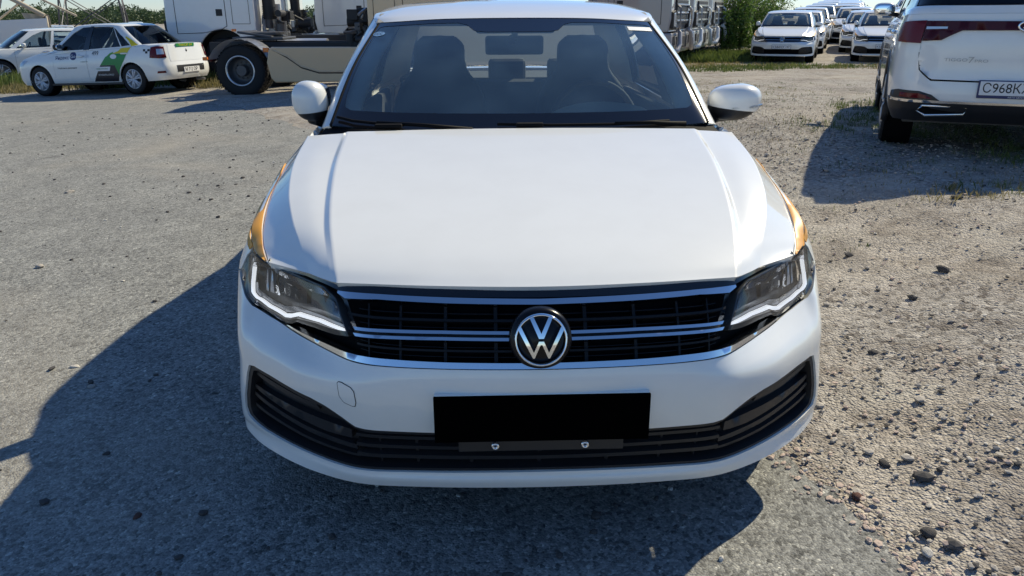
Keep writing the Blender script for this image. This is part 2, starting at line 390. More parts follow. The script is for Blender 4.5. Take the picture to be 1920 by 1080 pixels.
# ------------------------------------------------------------------ the white saloon in front (also the pattern of the parked rows)
def make_wheel(parent, c, r, w, sx, spokes=5, rim_r=None, twin=False, rimmat='alloy', n=40, name='wheel'):
    rim_r = rim_r or r * 0.66; bm = bmesh.new()
    lathe(bm, [(-w * .42, rim_r * .97), (-w * .5, rim_r * 1.06), (-w * .5, r * .93), (-w * .40, r * .985), (-w * .15, r), (w * .15, r), (w * .40, r * .985), (w * .5, r * .93), (w * .5, rim_r * 1.06), (w * .42, rim_r * .97), (w * .1, rim_r * .9)], c, 'x', n, sx)
    for i in range(n):       # tread blocks
        th = 2 * math.pi * i / n
        for q in (-.3, 0, .3): bx(bm, (c[0] + q * w, c[1] + (r + .001) * math.cos(th), c[2] + (r + .001) * math.sin(th)), (w * .24, .012, r * .11), rot=Matrix.Rotation(th, 3, 'X'))
    t = obj(name, bm, 'rubber', parent); bm = bmesh.new()
    lathe(bm, [(w * .47, rim_r * 1.02), (w * .49, rim_r), (w * .44, rim_r * .93), (w * .25, rim_r * .9), (-w * .3, rim_r * .88), (-w * .3, 0.02)], c, 'x', n, sx)
    for i in range(spokes):
        a = 2 * math.pi * i / spokes + .3
        for da in (-.13, .13):
            pts = []
            for q in (.10, .45, .75, .97):
                d = a + da * (1.2 - .25 * q) * (1.2 if q > .2 else 1); pts.append(Vector((c[0] + sx * (w * .40 + .02 * math.sin(q * 2.6)), c[1] + math.cos(d) * rim_r * q, c[2] + math.sin(d) * rim_r * q)))
            tube(bm, pts, [rim_r * .10, rim_r * .085, rim_r * .08, rim_r * .09], 6)
    cyl(bm, (c[0] + sx * w * .42, c[1], c[2]), rim_r * .2, .03, 'x', 16); obj('rim', bm, rimmat, t, smooth=None); return t

FX = [0, .20, .36, .46, .54, .64, .73, .81, .868]
def frow(ys, z, side, xs=None, zc=(0, 0, 0)):
    return [(x, y, q) for x, y, q in zip(list(FX if xs is None else xs), ys, [z] * 6 + [z + zc[0], z + zc[1], z + zc[2]])] + side
def fside(xs, zs): return [(x, y, z) for x, y, z in zip(xs, [.60, .87, 1.3, 2.3, 3.2, 3.56, 4.0], zs)]
def ftail(y, z, w): return [(w, 4.33, z), (w * .93, 4.5, z), (w * .72, y - .05, z), (w * .4, y - .012, z), (0, y, z)]
BR = [
 frow([.068,.073,.085,.098,.125,.180,.250,.335,.425],.197,fside([.85,.85,.85,.855,.855,.85,.84],[.21,.20,.2,.2,.2,.2,.21])+ftail(4.58,.25,.80),xs=FX[:6]+[.738,.828,.880],zc=(.004,.010,.025)),
 frow([.056,.060,.072,.086,.117,.182,.258,.340,.425],.228,fside([.875,.875,.87,.87,.87,.87,.86],[.25]*7)+ftail(4.62,.30,.83),xs=FX[:6]+[.738,.828,.884],zc=(.004,.012,.02)),
 frow([.060,.065,.076,.088,.119,.184,.256,.330,.415],.252,fside([.885,.885,.88,.88,.88,.88,.87],[.285,.29,.29,.29,.29,.29,.29])+ftail(4.63,.34,.85),xs=FX[:6]+[.738,.826,.884],zc=(.004,.012,.02)),
 frow([.030,.036,.050,.066,.100,.165,.240,.320,.405],.34,fside([.897,.897,.89,.893,.893,.893,.88],[.36]*7)+ftail(4.64,.41,.865),xs=FX[:6]+[.736,.82,.878],zc=(.004,.008,.01)),
 frow([0,.007,.022,.040,.080,.150,.235,.318,.403],.44,fside([.904,.906,.9,.903,.905,.905,.893],[.45]*7)+ftail(4.655,.50,.875)),
 frow([-.01,-.002,.014,.034,.080,.160,.250,.333,.415],.52,fside([.906,.908,.903,.905,.908,.908,.895],[.53]*7)+ftail(4.66,.57,.88)),
 frow([0,.008,.028,.060,.130,.240,.340,.405,.45],.58,fside([.905,.908,.903,.905,.908,.908,.893],[.61]*7)+ftail(4.64,.65,.875),xs=FX[:7]+[.80,.858],zc=(.01,.015,.02)),
 frow([.045,.053,.072,.098,.150,.250,.350,.430,.495],.66,fside([.893,.900,.898,.90,.903,.903,.887],[.69,.70,.71,.71,.715,.72,.73])+ftail(4.62,.76,.862),xs=FX[:7]+[.80,.843]),
 frow([.120,.128,.147,.166,.195,.287,.380,.455,.53],.75,fside([.847,.868,.882,.893,.893,.89,.875],[.785,.82,.85,.87,.885,.89,.895])+ftail(4.60,.90,.84),xs=FX[:7]+[.796,.828],zc=(-.006,-.006,.005)),
]
B = Surf(BR, symN=True)
# hood: columns centre, quarter, ridge, foot of ridge, flat, crest, seam
_gy = [.12,.2,.3,.5,.8,1.16,1.4]; _gz = [.75,.785,.815,.865,.932,1.0,1.03]
def gz(y): return float(np.interp(y, _gy, _gz))
def col_curve(ys, xs, zoff, y0, z0, y1):
    out = []
    for f in (0, .05, .13, .26, .45, .7, 1):
        y = y0 + (y1 - y0) * f; z = gz(y - (y0 - .12) * (.8 if y0 < .3 else 0) * (1 - f) ** 5) + float(np.interp(y, zoff[0], zoff[1]))
        out.append((float(np.interp(y, ys, xs)), y, z0 if f == 0 else z))
    return out
HC = [col_curve([0, 2], [0, 0], ([0, 2], [0, 0]), .12, .75, 1.165), col_curve([.13, 1.2], [.26, .28], ([0, 2], [-.002, -.002]), .137, .75, 1.167),
      col_curve([.178, .24, .40, .56, .8, 1.0, 1.15], [.517, .532, .570, .597, .625, .635, .637], ([.17, .3], [-.006, -.006]), .178, .748, 1.16),
      col_curve([.192, .25, .40, .56, .8, 1.0, 1.15], [.534, .550, .588, .614, .641, .651, .653], ([.19, .26, .42, .9, 1.16], [-.007, -.010, -.018, -.018, -.012]), .192, .747, 1.16),
      col_curve([.23, .3, .48, .66, .85, 1.0, 1.2], [.575, .594, .640, .680, .709, .72, .722], ([.2, .4, 1.2], [-.014, -.02, -.02]), .23, .747, 1.175),
      col_curve([.262, .31, .48, .66, .85, 1.0, 1.2], [.605, .622, .690, .742, .775, .787, .788], ([.2, .4, 1.2], [-.022, -.028, -.028]), .262, .747, 1.19),
      col_curve([.382, .49, .615, .73, .87, 1.03, 1.25], [.745, .786, .817, .832, .836, .827, .800], ([.38, .8, 1.2], [-.10, -.092, -.055]), .382, .742, 1.20)]
H = Surf([[HC[c_][r_] for c_ in range(7)] for r_ in range(7)], creaseT=(2, 3, 5))
seam = np.array(HC[6])
Dt = [6, 7, 8, 9, 9.5, 10, 10.4, 10.8, 11, 11.15, 11.3, 12, 13, 13.4, 14, 15, 16, 17]
D0 = B(np.array(Dt), np.full(len(Dt), 8.0))
def sm(y): return (float(np.interp(y, seam[:, 1], seam[:, 0])), y, float(np.interp(y, seam[:, 1], seam[:, 2])))
D2 = np.array([sm(.384), sm(.455), sm(.53), sm(.61), sm(.73), sm(.87), sm(1.03), (.803, 1.17, .945), (.792, 1.30, .975), (.81, 1.45, .962), (.833, 1.6, .957), (.842, 2.3, .965), (.84, 3.2, .985), (.836, 3.4, .992), (.83, 3.56, 1.0), (.80, 4.0, 1.03), (.755, 4.33, 1.045), (.72, 4.52, 1.04)])
D0[0] = D2[0] + [.002, .001, -.003]
D1 = D0 * .45 + D2 * .55 + np.array([[.003 + .006 * min(1, i / 4), 0, .007 * min(1, i / 4)] for i in range(len(Dt))])
D = Surf([D0, D1, D2], sym0=False)
def dti(t): return float(np.interp(t, Dt, range(len(Dt))))
GB = [(0,1.195,.985),(.35,1.205,.988),(.60,1.235,.995),(.716,1.262,1.0),(.770,1.34,.982),(.815,1.75,.965),(.832,2.35,.97),(.824,3.0,.985),(.80,3.55,1.0),(.70,3.88,1.02),(.40,3.98,1.03),(0,4.0,1.035)]
GT = [(0,1.80,1.377),(.30,1.815,1.374),(.50,1.86,1.364),(.595,1.913,1.360),(.628,1.985,1.370),(.640,2.12,1.395),(.635,2.4,1.415),(.62,2.95,1.405),(.595,3.2,1.375),(.55,3.32,1.365),(.30,3.36,1.375),(0,3.37,1.38)]
GMo = [(0,-.03,.02),(0,-.03,.02),(.005,-.025,.018),(.012,-.012,.012),(.016,-.004,.006),(.022,0,0),(.024,0,0),(.022,0,0),(.018,0,0),(.012,.01,.01),(0,.02,.015),(0,.02,.015)]
G = Surf([GB, [tuple((np.array(a) + np.array(b)) / 2 + np.array(o_)) for a, b, o_ in zip(GB, GT, GMo)], GT], symN=True)
RF = Surf([[(0,1.80,1.377),(.30,1.815,1.374),(.50,1.86,1.364),(.595,1.913,1.360),(.628,1.985,1.370)],
           [(0,1.92,1.408),(.30,1.93,1.404),(.50,1.955,1.395),(.60,1.99,1.386),(.638,2.06,1.385)],
           [(0,2.15,1.443),(.30,2.15,1.438),(.50,2.16,1.427),(.602,2.17,1.410),(.641,2.2,1.402)],
           [(0,2.5,1.463),(.30,2.5,1.458),(.50,2.5,1.447),(.60,2.5,1.430),(.634,2.5,1.413)],
           [(0,3.0,1.447),(.30,3.0,1.443),(.48,2.98,1.432),(.58,2.97,1.417),(.617,2.95,1.404)],
           [(0,3.37,1.38),(.30,3.36,1.375),(.46,3.335,1.370),(.55,3.32,1.365),(.595,3.2,1.375)]])
TD = Surf([[(0,4.0,1.035),(.40,3.98,1.03),(.70,3.88,1.02),(.80,4.0,1.03)], [(0,4.33,1.055),(.40,4.33,1.055),(.68,4.33,1.05),(.755,4.33,1.045)],
           [(0,4.60,1.05),(.36,4.585,1.05),(.62,4.535,1.043),(.72,4.52,1.04)], [(0,4.60,.90),(.336,4.588,.90),(.60,4.55,.90),(.78,4.5,.90)]], crease=(2,))

def arch_pts(yc, zc, r, a0, a1, n, S, box): return S.inv_yz([(yc + r * math.cos(R(a0 + (a1 - a0) * i / n)), zc + r * math.sin(R(a0 + (a1 - a0) * i / n))) for i in range(n + 1)], box)
INTAKE = [(0,3.55),(1.5,3.53),(2.6,3.53),(2.9,3.54),(3.18,3.58),(3.62,3.8),(4.18,4.03),(4.58,4.13),(5.3,4.19),(6.1,4.22),(6.8,4.22),(7.12,4.12),(7.26,3.8),(7.40,3.0),(7.42,2.5),(7.28,2.22),(7.05,2.13),(6.43,2.02),(5.15,1.95),(4.03,1.95),(3.3,1.93),(2.6,1.94),(1.4,1.96),(0,2.0)]
LAMP = [(3.32,6.68),(3.80,7.58),(4.22,7.80),(5.1,7.81),(6.1,7.88),(7.0,7.93),(7.85,7.86),(8.35,7.5),(8.55,7.0),(8.5,6.78),(8.2,6.6),(7.8,6.42),(7.25,6.14),(6.22,6.03),(5.6,6.04),(5.40,6.14),(5.18,6.34),(4.5,6.50),(3.9,6.57)]

def make_saloon():
    car = thing('parked_car', 'white saloon with orange film on its front fenders, nose close to the camera', 'car')
    WP = 'white_paint'
    # --- bumper
    arch = arch_pts(.87, .325, .352, 118, 196, 10, B, (8.2, 10.5, 0, 8))
    outer = [(0,5.99),(1.4,5.99),(3.05,5.98),(3.8,5.99),(4.48,6.0),(5.45,5.97),(6.22,5.96),(7.25,6.05),(7.8,6.33),(8.2,6.5),(8.5,6.68),(8.7,6.78)] + arch + [(8.45,.0),(7,0),(5,0),(3,0),(0,0)]
    bm = bmesh.new(); pan(bm, B, sym(outer), holes=[sym(INTAKE)], res=.022, gap=.0015, rim=.028); bump = obj('front_bumper', bm, WP, car)
    tow = [(3.68,5.03),(3.62,5.10),(3.5,5.11),(3.18,5.0),(3.08,4.86),(3.04,4.45),(3.08,4.30),(3.18,4.29),(3.48,4.37),(3.63,4.55)]
    tl = [(-a, b) for a, b in tow][::-1]
    panel('tow_cover_joint', B, tl, 'black_void', bump, res=.006, off=.0006, rim=0, rnd=2)
    panel('tow_cover', B, tl, WP, bump, res=.006, off=.0011, gap=.0020, rim=.001, rnd=2)
    # --- lower intake
    panel('intake_backing', B, sym(INTAKE), 'black_void', car, res=.05, off=-.045, rim=0)
    fr = [(t_, k_) for t_, k_ in INTAKE]
    inn = [(0,3.42),(2.6,3.40),(3.0,3.41),(3.3,3.5),(3.7,3.7),(4.3,3.92),(5.3,4.02),(6.2,4.06),(6.75,4.07),(6.98,3.98),(7.1,3.7),(7.2,3.0),(7.2,2.55),(7.1,2.32),(6.4,2.14),(5.15,2.08),(4.03,2.08),(3.3,2.07),(1.4,2.1),(0,2.13)]
    panel('intake_frame', B, sym(INTAKE), 'black_plastic', car, holes=[sym(inn)], res=.03, off=-.006, rim=.04)
    for i, (k0, k1, o_) in enumerate(((2.42, 2.56, -.014), (2.76, 2.88, -.017), (3.08, 3.19, -.020))):
        panel('intake_slat', B, rect(-3.35, 3.35, k0, k1), 'black_plastic', car, res=.04, off=o_, rim=.022)
    for t_ in (-2.6, -1.75, -.9, 0, .9, 1.75, 2.6): panel('intake_rib', B, rect(t_ - .025, t_ + .025, 2.1, 3.42), 'black_plastic', car, res=.04, off=-.028, rim=.015)
    fins = [[(3.3,2.34),(5,2.37),(7.1,2.62),(7.12,2.74),(5,2.49),(3.3,2.44)], [(3.35,2.62),(5,2.70),(7.12,3.02),(7.12,3.16),(5,2.88),(3.35,2.78)],
            [(3.5,3.0),(4.4,2.98),(5.5,3.10),(7.12,3.32),(7.1,3.44),(5.5,3.40),(4.4,3.36),(3.5,3.30)], [(4.5,3.68),(5.6,3.68),(7.05,3.80),(7.0,3.92),(5.6,3.86),(4.6,3.82)]]
    for f in fins: ppair('vent_fin', B, f, 'black_plastic', car, res=.03, off=-.018, rim=.02)
    vsurf = [(3.4,3.45),(4.3,3.88),(5.3,3.98),(6.7,4.02),(7.05,3.6),(7.12,2.6),(5.2,2.2),(3.4,2.2)]
    ppair('vent_backing', B, vsurf, 'black_plastic', car, res=.04, off=-.038, rim=0)
    # --- number plate with its holder, washers
    PS = Surf([[(-.4,-.02,.3),(.4,-.02,.3)], [(-.4,-.022,.6),(.4,-.022,.6)]], sym0=False)
    def plate(nm, w, z0, z1, y0, y1, mt, bev=.008):
        b_ = bmesh.new(); bx(b_, (0, (y0 + y1) / 2, (z0 + z1) / 2), (w, abs(y1 - y0), z1 - z0), bev); return obj(nm, b_, mt, car)
    plate('plate_holder', .532, .392, .5188, -.012, .004, WP, .004); plate('number_plate', .534, .391, .5165, -.019, -.010, 'plate_black', .002)
    plate('plate_bracket', .42, .345, .384, .012, .026, 'black_plastic', .002)
    for x_ in (-.117, .111):
        b_ = bmesh.new(); lathe(b_, [(.004, .0035), (-.003, .004), (-.004, .0095), (.004, .0105)], (x_, .0075, .3625), 'y', 20); obj('washer', b_, 'satin_chrome', car)
    # --- grille
    gr = [(0,5.98),(3.0,5.97),(3.8,5.98),(4.5,5.98),(5.5,6.0),(5.2,6.3),(4.5,6.46),(3.9,6.52),(3.28,6.62),(3.78,7.62),(4.2,7.83),(5.1,7.85),(6.1,7.92),(6.5,8),(4,8),(2,8),(0,8)]
    gb = panel('grille', B, sym(gr), 'black_void', car, res=.06, off=-.05, rim=0)
    panel('grille_header', B, sym([(0,7.80),(1.3,7.81),(2.5,7.83),(3.72,7.80),(4.2,7.86),(5.1,7.89),(6.2,7.96),(6.2,8),(4,8),(2,8),(0,8)]), 'black_gloss', gb, res=.04, off=-.012, rim=.03)
    for k0, k1 in ((7.27, 7.33), (6.50, 6.56)): panel('grille_slat', B, sym([(0,k0),(1.5,k0),(3.35 if k0 > 7 else 3.1,k0),(3.38 if k0 > 7 else 3.1,k1),(1.5,k1),(0,k1)]), 'grille_black', gb, res=.04, off=-.016, rim=.03)
    for k0, k1 in ((7.48, 7.50), (7.15, 7.17), (6.63, 6.65), (6.36, 6.38)): panel('grille_slat', B, sym([(0,k0),(1.5,k0),(3.1,k0),(3.1,k1),(1.5,k1),(0,k1)]), 'grille_black', gb, res=.05, off=-.03, rim=.02)
    for t_ in (.55, 1.22, 1.95, 2.75): 
        for s_ in (-1, 1):
            for k0, k1 in ((7.03, 7.62), (6.2, 6.76)): panel('grille_rib', B, rect(s_ * t_ - .022, s_ * t_ + .022, k0, k1), 'grille_black', gb, res=.04, off=-.022, rim=.03)
    panel('chrome_strip', B, sym([(0,7.62),(1.23,7.645),(2.45,7.68),(3.45,7.63),(3.74,7.73),(3.72,7.79),(2.45,7.80),(1.23,7.775),(0,7.745)]), 'satin_chrome', gb, res=.025, off=-.004, rim=.02)
    for k0, k1, o_, mt in ((6.93, 7.01, -.001, 'satin_chrome'), (6.85, 6.93, -.022, 'black_plastic'), (6.77, 6.85, -.001, 'satin_chrome')):
        panel('chrome_strip', B, sym([(0,k0),(1.25,k0+.01),(3.05,k0-.03),(3.12,k1-.03),(1.25,k1+.01),(0,k1)]), mt, gb, res=.025, off=o_, rim=.02)
    panel('chrome_strip', B, sym([(0,6.0),(1.4,6.0),(2.4,6.0),(3.05,6.01),(4.48,6.03),(5.52,6.02),(5.42,6.07),(4.15,6.19),(2.8,6.22),(1.95,6.21),(1.18,6.19),(0,6.18)]), 'satin_chrome', gb, res=.02, off=.002, rim=.03)
    # --- badge
    bc = Vector((-.003, -.004, .657)); tl_ = math.radians(14)
    Mb = Matrix.Translation(bc) @ Matrix.Rotation(-tl_, 4, 'X')
    def place(bm_, dome=True):
        if dome:
            for v_ in bm_.verts:
                if v_.co.y < .02: v_.co.y += 1.7 * (v_.co.x ** 2 + v_.co.z ** 2)
        bmesh.ops.transform(bm_, matrix=Mb, verts=bm_.verts[:]); return bm_
    b_ = bmesh.new(); lathe(b_, [(.05, .078), (.014, .076), (.010, .069), (.009, .0), ], (0, 0, 0), 'y', 64); badge = obj('badge', place(b_), 'black_gloss', car); badge.data.materials[0] = MATS['badge_black']
    b_ = bmesh.new(); lathe(b_, [(.008, .0575), (-.001, .0585), (-.003, .0605), (-.003, .0622), (-.001, .064), (.012, .0655)], (0, 0, 0), 'y', 72); obj('badge_ring', place(b_), 'chrome', badge)
    sc = .0625
    def bar(bm_, poly):
        fr_ = [bm_.verts.new((x * sc, -.003, z * sc)) for x, z in poly]; bk = [bm_.verts.new((x * sc * 1.0, .010, z * sc)) for x, z in poly]
        f0 = bm_.faces.new(fr_); fs = [f0] + [bm_.faces.new((fr_[i], bk[i], bk[(i + 1) % len(fr_)], fr_[(i + 1) % len(fr_)])) for i in range(len(fr_))]; bmesh.ops.recalc_face_normals(bm_, faces=fs)
        if f0.normal.y > 0: bmesh.ops.reverse_faces(bm_, faces=fs)
        tr_ = bmesh.ops.triangulate(bm_, faces=[f0])['faces']
        for _ in range(3):
            ed_ = list({e for f in tr_ if f.is_valid for e in f.edges}); r_ = bmesh.ops.subdivide_edges(bm_, edges=ed_, cuts=1, use_grid_fill=True); tr_ = [f for f in bm_.faces if all(abs(v.co.y + .003) < 1e-6 for v in f.verts)]
        for f in tr_: f.smooth = True
        for f in tr_:
            for e in f.edges:
                if any(q not in tr_ for q in e.link_faces): e.smooth = False
    wv = .062
    b_ = bmesh.new()
    bar(b_, [(-.435,.86),(-.30,.92),(0.02-.0,.22),(.0,.075),(-.095,.075)][::-1]); bar(b_, [(.435,.86),(.30,.92),(-.02,.22),(.0,.075),(.095,.075)])
    obj('badge_letter', place(b_), 'chrome', badge)
    b_ = bmesh.new()
    for s_ in (1, -1):
        p = [(-.88,.40),(-.79,.56),(-.29,-.48),(-.095,-.035),(0,-.035),(0,-.17),(-.035,-.17),(-.265,-.70),(-.325,-.70)]
        p = [(x * s_, z) for x, z in p]; bar(b_, p if s_ < 0 else p[::-1])
    obj('badge_letter', place(b_), 'chrome', badge)
    # --- headlamps
    def shrink(lp, f):
        c_ = np.mean(lp, 0); return [tuple(c_ + (np.array(p) - c_) * f) for p in lp]
    bowl = ppair('headlamp', B, LAMP, 'lamp_grey', car, res=.03, off=-.055, rim=0)
    for i, sgn in enumerate((False, True)):
        P_ = bowl[i]
        def sub(nm, loop, mt, **kw):
            b2 = bmesh.new(); pan(b2, B, loop, flip=sgn, **kw); return obj(nm, b2, mt, P_)
        inner = [(3.42,6.80),(3.82,7.50),(4.24,7.74),(5.1,7.765),(6.1,7.835),(7.0,7.88),(7.80,7.80),(8.1,7.45),(8.2,7.0),(8.02,6.72),(7.7,6.5),(7.2,6.27),(6.4,6.12),(5.72,6.13),(5.5,6.22),(5.2,6.45),(4.5,6.66),(3.9,6.73)]
        sub('lamp_surround', LAMP, 'lamp_grey', holes=[inner], res=.02, off=-.006, rim=.03)
        sub('daylight_strip', [(3.50,6.76),(4.42,6.72),(5.16,6.53),(5.50,6.27),(5.72,6.17),(6.5,6.19),(7.25,6.36),(7.7,6.60),(7.98,6.92),(8.08,7.28),(8.02,7.62),(7.96,7.62),(7.99,7.28),(7.88,6.95),(7.62,6.66),(7.22,6.445),(6.5,6.28),(5.77,6.26),(5.56,6.36),(5.19,6.64),(4.42,6.81),(3.52,6.83)], 'drl_white', res=.012, off=-.010, rim=.01)
        sub('daylight_trim', [(3.40,6.85),(4.42,6.83),(5.20,6.67),(5.58,6.39),(5.80,6.29),(6.5,6.31),(7.20,6.475),(7.58,6.69),(7.80,6.97),(7.6,7.0),(7.4,6.82),(7.1,6.65),(6.5,6.50),(5.86,6.48),(5.66,6.58),(5.26,6.80),(4.42,6.93),(3.45,6.93)], 'lamp_silver', res=.012, off=-.020, rim=.004)
        sub('lamp_brow', [(4.05,7.60),(4.27,7.73),(5.1,7.75),(6.0,7.82),(6.03,7.69),(5.1,7.59),(4.4,7.55)], 'satin_chrome', res=.015, off=-.003, rim=.02)
        sub('lamp_brow', [(6.12,7.76),(7.0,7.80),(7.72,7.74),(7.98,7.45),(7.86,7.40),(7.6,7.60),(7.0,7.69),(6.12,7.69)], 'satin_chrome', res=.015, off=-.003, rim=.02)
        sub('reflector', [(3.72,7.02),(3.9,7.40),(4.4,7.46),(4.9,7.46),(4.95,6.98),(4.4,7.05)], 'lamp_silver', res=.03, off=-.035, rim=.02)
        sub('projector', [(5.0,7.05),(5.0,7.48),(5.9,7.56),(5.95,6.62),(5.5,6.85)], 'lamp_grey', res=.03, off=-.028, rim=.03)
        sub('projector_lens', [(5.12,7.12),(5.12,7.36),(5.8,7.44),(5.82,6.95),(5.5,7.02)], 'lamp_lens', res=.02, off=-.020, rim=.01, rnd=1)
        sub('reflector_fin', [(5.15,7.40),(5.15,7.425),(5.7,7.47),(5.7,7.445)], 'chrome', res=.02, off=-.018, rim=.004)
        for a_, b__ in ((6.2, 6.35), (6.5, 6.66), (6.85, 6.95)):
            sub('reflector_fin', [(a_, 6.72), (a_ + .08, 7.6), (b__, 7.62), (b__ + .09, 6.74)][::-1], 'silver_plastic' if a_ > 6.4 else 'chrome', res=.02, off=-.03, rim=.02)
        sub('reflector', [(6.05,6.62),(6.1,7.62),(7.0,7.66),(7.6,7.5),(7.6,7.05),(7.1,6.75)], 'lamp_silver', res=.03, off=-.042, rim=.01)
        sub('lamp_lens', LAMP, 'lamp_lens', res=.025, off=.0, gap=.003, rim=.006)
    # --- hood, fenders, doors, quarters
    hl = [(0,0),(1,0),(2,0),(3,0),(4,0),(5,0),(6,0)] + [(6,k_) for k_ in (1,2,3,4,5,6)] + [(5,6),(4,6),(3,6),(2,6),(1,6),(0,6)]
    th_ = np.concatenate([np.linspace(0, 1, 8)[:-1], np.linspace(1, 1.94, 14), [1.975, 2.0, 2.2, 2.4, 2.6, 2.8, 3.0, 3.05], np.linspace(3.15, 4, 7), np.linspace(4.12, 4.88, 7), [4.95, 5.0, 5.05], np.linspace(5.15, 5.985, 8)])
    grid_panel('hood', H, np.concatenate([-th_[:0:-1], th_]), np.concatenate([[.012, .1, .25], np.linspace(.4, 5.985, 52)]), WP, car)
    fa = arch_pts(.87, .325, .352, -14, 118, 18, B, (8.2, 11.5, 0, 8))
    def fender(bm_, fl):
        pan(bm_, B, [(8.72,6.80),(8.58,6.95),(8.42,7.5),(7.95,7.92),(7.0,8.0),(8,8),(9,8),(10,8),(11,8),(11,4),(11,0)] + fa, res=.03, gap=.0012, rim=.02, flip=fl)
        pan(bm_, D, [(0,0),(dti(8),0),(dti(10),0),(dti(11),0),(dti(11),2),(dti(10),2),(dti(8),2),(0,2)], res=.025, gap=.0012, rim=.015, flip=fl)
    fends = pair('front_fender', WP, car, fender)
    for i, fl in enumerate((False, True)):
        b_ = bmesh.new()
        pan(b_, B, [(7.05,7.985),(7.95,7.93),(8.2,7.74),(8.8,7.78),(9.4,7.88),(9.9,8.0),(9,8),(8,8)], res=.02, off=.003, gap=.002, rim=.003, flip=fl)
        pan(b_, D, [(.12,0.02),(dti(8),0),(dti(9),0),(dti(9.9),0),(dti(10.3),.6),(dti(10.55),1.1),(dti(10.2),1.75),(dti(9),1.9),(dti(8),1.92),(.12,1.7)], res=.02, off=.003, gap=.002, rim=.003, flip=fl)
        obj('orange_film', b_, 'orange_film', fends[i])
    ra = arch_pts(3.56, .325, .352, -14, 194, 26, B, (11.8, 16, 0, 8))
    def door_f(bm_, fl):
        pan(bm_, B, [(11.02,.5),(12,.5),(12,8),(11.02,8)], res=.05, gap=.002, rim=.02, flip=fl); pan(bm_, D, [(dti(11.02),0),(dti(12),0),(dti(12),2),(dti(11.3),2),(dti(11.02),2)], res=.05, gap=.002, rim=.02, flip=fl)
    cut = [p for p in ra if p[0] < 14][::-1]; cut = [p for p in cut if p[1] < 6.6]
    ra2 = sorted([p for p in ra], key=lambda p: 0)
    def door_r(bm_, fl):
        pan(bm_, B, [(12,.5),(12.85,.5),(12.9,3.5),(13.1,5.5),(13.25,6.5),(13.3,8),(12,8)], res=.05, gap=.002, rim=.02, flip=fl); pan(bm_, D, [(dti(12),0),(dti(13.3),0),(dti(13.3),2),(dti(12),2)], res=.05, gap=.002, rim=.02, flip=fl)
    def quarter(bm_, fl):
        pan(bm_, B, [(12.85,0.5),(12.9,3.5),(13.1,5.5),(13.25,6.5),(13.3,8),(14,8),(15,8),(16,8),(16,0)] + [p for p in ra], res=.05, gap=.001, rim=.02, flip=fl)
        pan(bm_, D, [(dti(13.3),0),(dti(17),0),(dti(17),2),(dti(13.3),2)], res=.05, gap=.001, rim=.02, flip=fl)
        pan(bm_, B, [(16,3.5),(17,3.5),(17,8),(16,8)], res=.05, gap=.001, rim=.02, flip=fl)
    fd = pair('front_door', WP, car, door_f); rd = pair('rear_door', WP, car, door_r); pair('rear_quarter', WP, car, quarter)
    def sill(bm_, fl): pan(bm_, B, [(11.0,0),(12.86,0),(12.86,.5),(11.0,.5)], res=.06, gap=.001, rim=.02, flip=fl)
    pair('sill', 'white_paint', car, sill)
    for dset, ty in ((fd, 11.85), (rd, 13.15)):
        for i, s_ in enumerate((1, -1)):
            p_ = B(np.array([ty]), np.array([8.0]))[0]; b_ = bmesh.new(); blob(b_, (p_[0] * s_ + .012 * s_, p_[1] - .02, p_[2] - .02), (.016, .11, .018), 3, 16, 8); obj('handle', b_, WP, dset[i])
    def half_rear(bm_, lo, hi, t0=16): pan(bm_, B, [(t0,lo),(20,lo),(20,hi),(t0,hi)], res=.05, gap=.001, rim=.02, both=True)
    b_ = bmesh.new(); half_rear(b_, 0, 3.5); pan(b_, B, [(17,3.5),(20,3.5),(20,5.6),(17,5.6)], res=.05, gap=.001, rim=.02, both=True); obj('rear_bumper', b_, WP, car, weld=1e-4)
    b_ = bmesh.new(); pan(b_, B, [(17,5.6),(20,5.6),(20,8),(17,8)], res=.05, gap=.001, rim=.02, both=True); pan(b_, TD, sym([(0,0),(2,0),(3,0),(3,3),(0,3)]), res=.05, gap=.001, rim=.02); obj('boot_lid', b_, WP, car, weld=1e-4)
    ppair('tail_lamp', B, [(16.3,6.3),(18.2,6.3),(18.2,7.8),(16.3,7.8)], 'red_lens', car, res=.04, off=.006, rim=.01)
    # --- glasshouse
    wl_ = [(0,0),(1,0),(2,0),(2.98,0),(2.98,2),(2,2),(1,2),(0,2)]
    ws = panel('windscreen', G, sym(wl_), 'windscreen', car, res=.04, rim=.004)
    win = [(0,.25),(1.5,.25),(2.4,.26),(2.66,.31),(2.76,.48),(2.82,1.2),(2.84,1.78),(2.75,1.88),(2.5,1.905),(1.3,1.91),(.78,1.905),(.66,1.86),(.55,1.72),(.40,1.69),(0,1.69)]
    panel('windscreen_border', G, sym([(0,0),(1,0),(2,0),(2.99,0),(2.99,2),(2,2),(1,2),(0,2)]), 'black_gloss', ws, holes=[sym(win)], res=.03, off=.0015, rim=.001)
    pair('front_pillar', WP, car, lambda b2, fl: pan(b2, G, [(3.055,0),(4.0,0),(4.25,0),(4.28,1),(4.32,2),(4,2),(3.055,2)], res=.03, rim=.02, flip=fl))
    pair('pillar_trim', 'wiper_black', car, lambda b2, fl: pan(b2, G, [(2.97,.0),(3.05,0),(3.05,2),(2.97,2)], res=.03, off=.005, rim=.012, flip=fl))
    panel('roof', RF, sym([(0,0),(2,0),(4,0),(4,1),(4,3),(4,5),(2,5),(0,5)]), WP, car, res=.04, rim=.015)
    for a_, b__ in ((4.32, 5.86), (6.1, 7.5)):
        ppair('side_window', G, [(a_ + .05,.08),(b__,.08),(b__ - (.0 if a_ < 5 else .25),1.86),(a_ + (.35 if a_ < 5 else .0),1.86)], 'side_glass', car, res=.06, off=-.006, rim=.004)
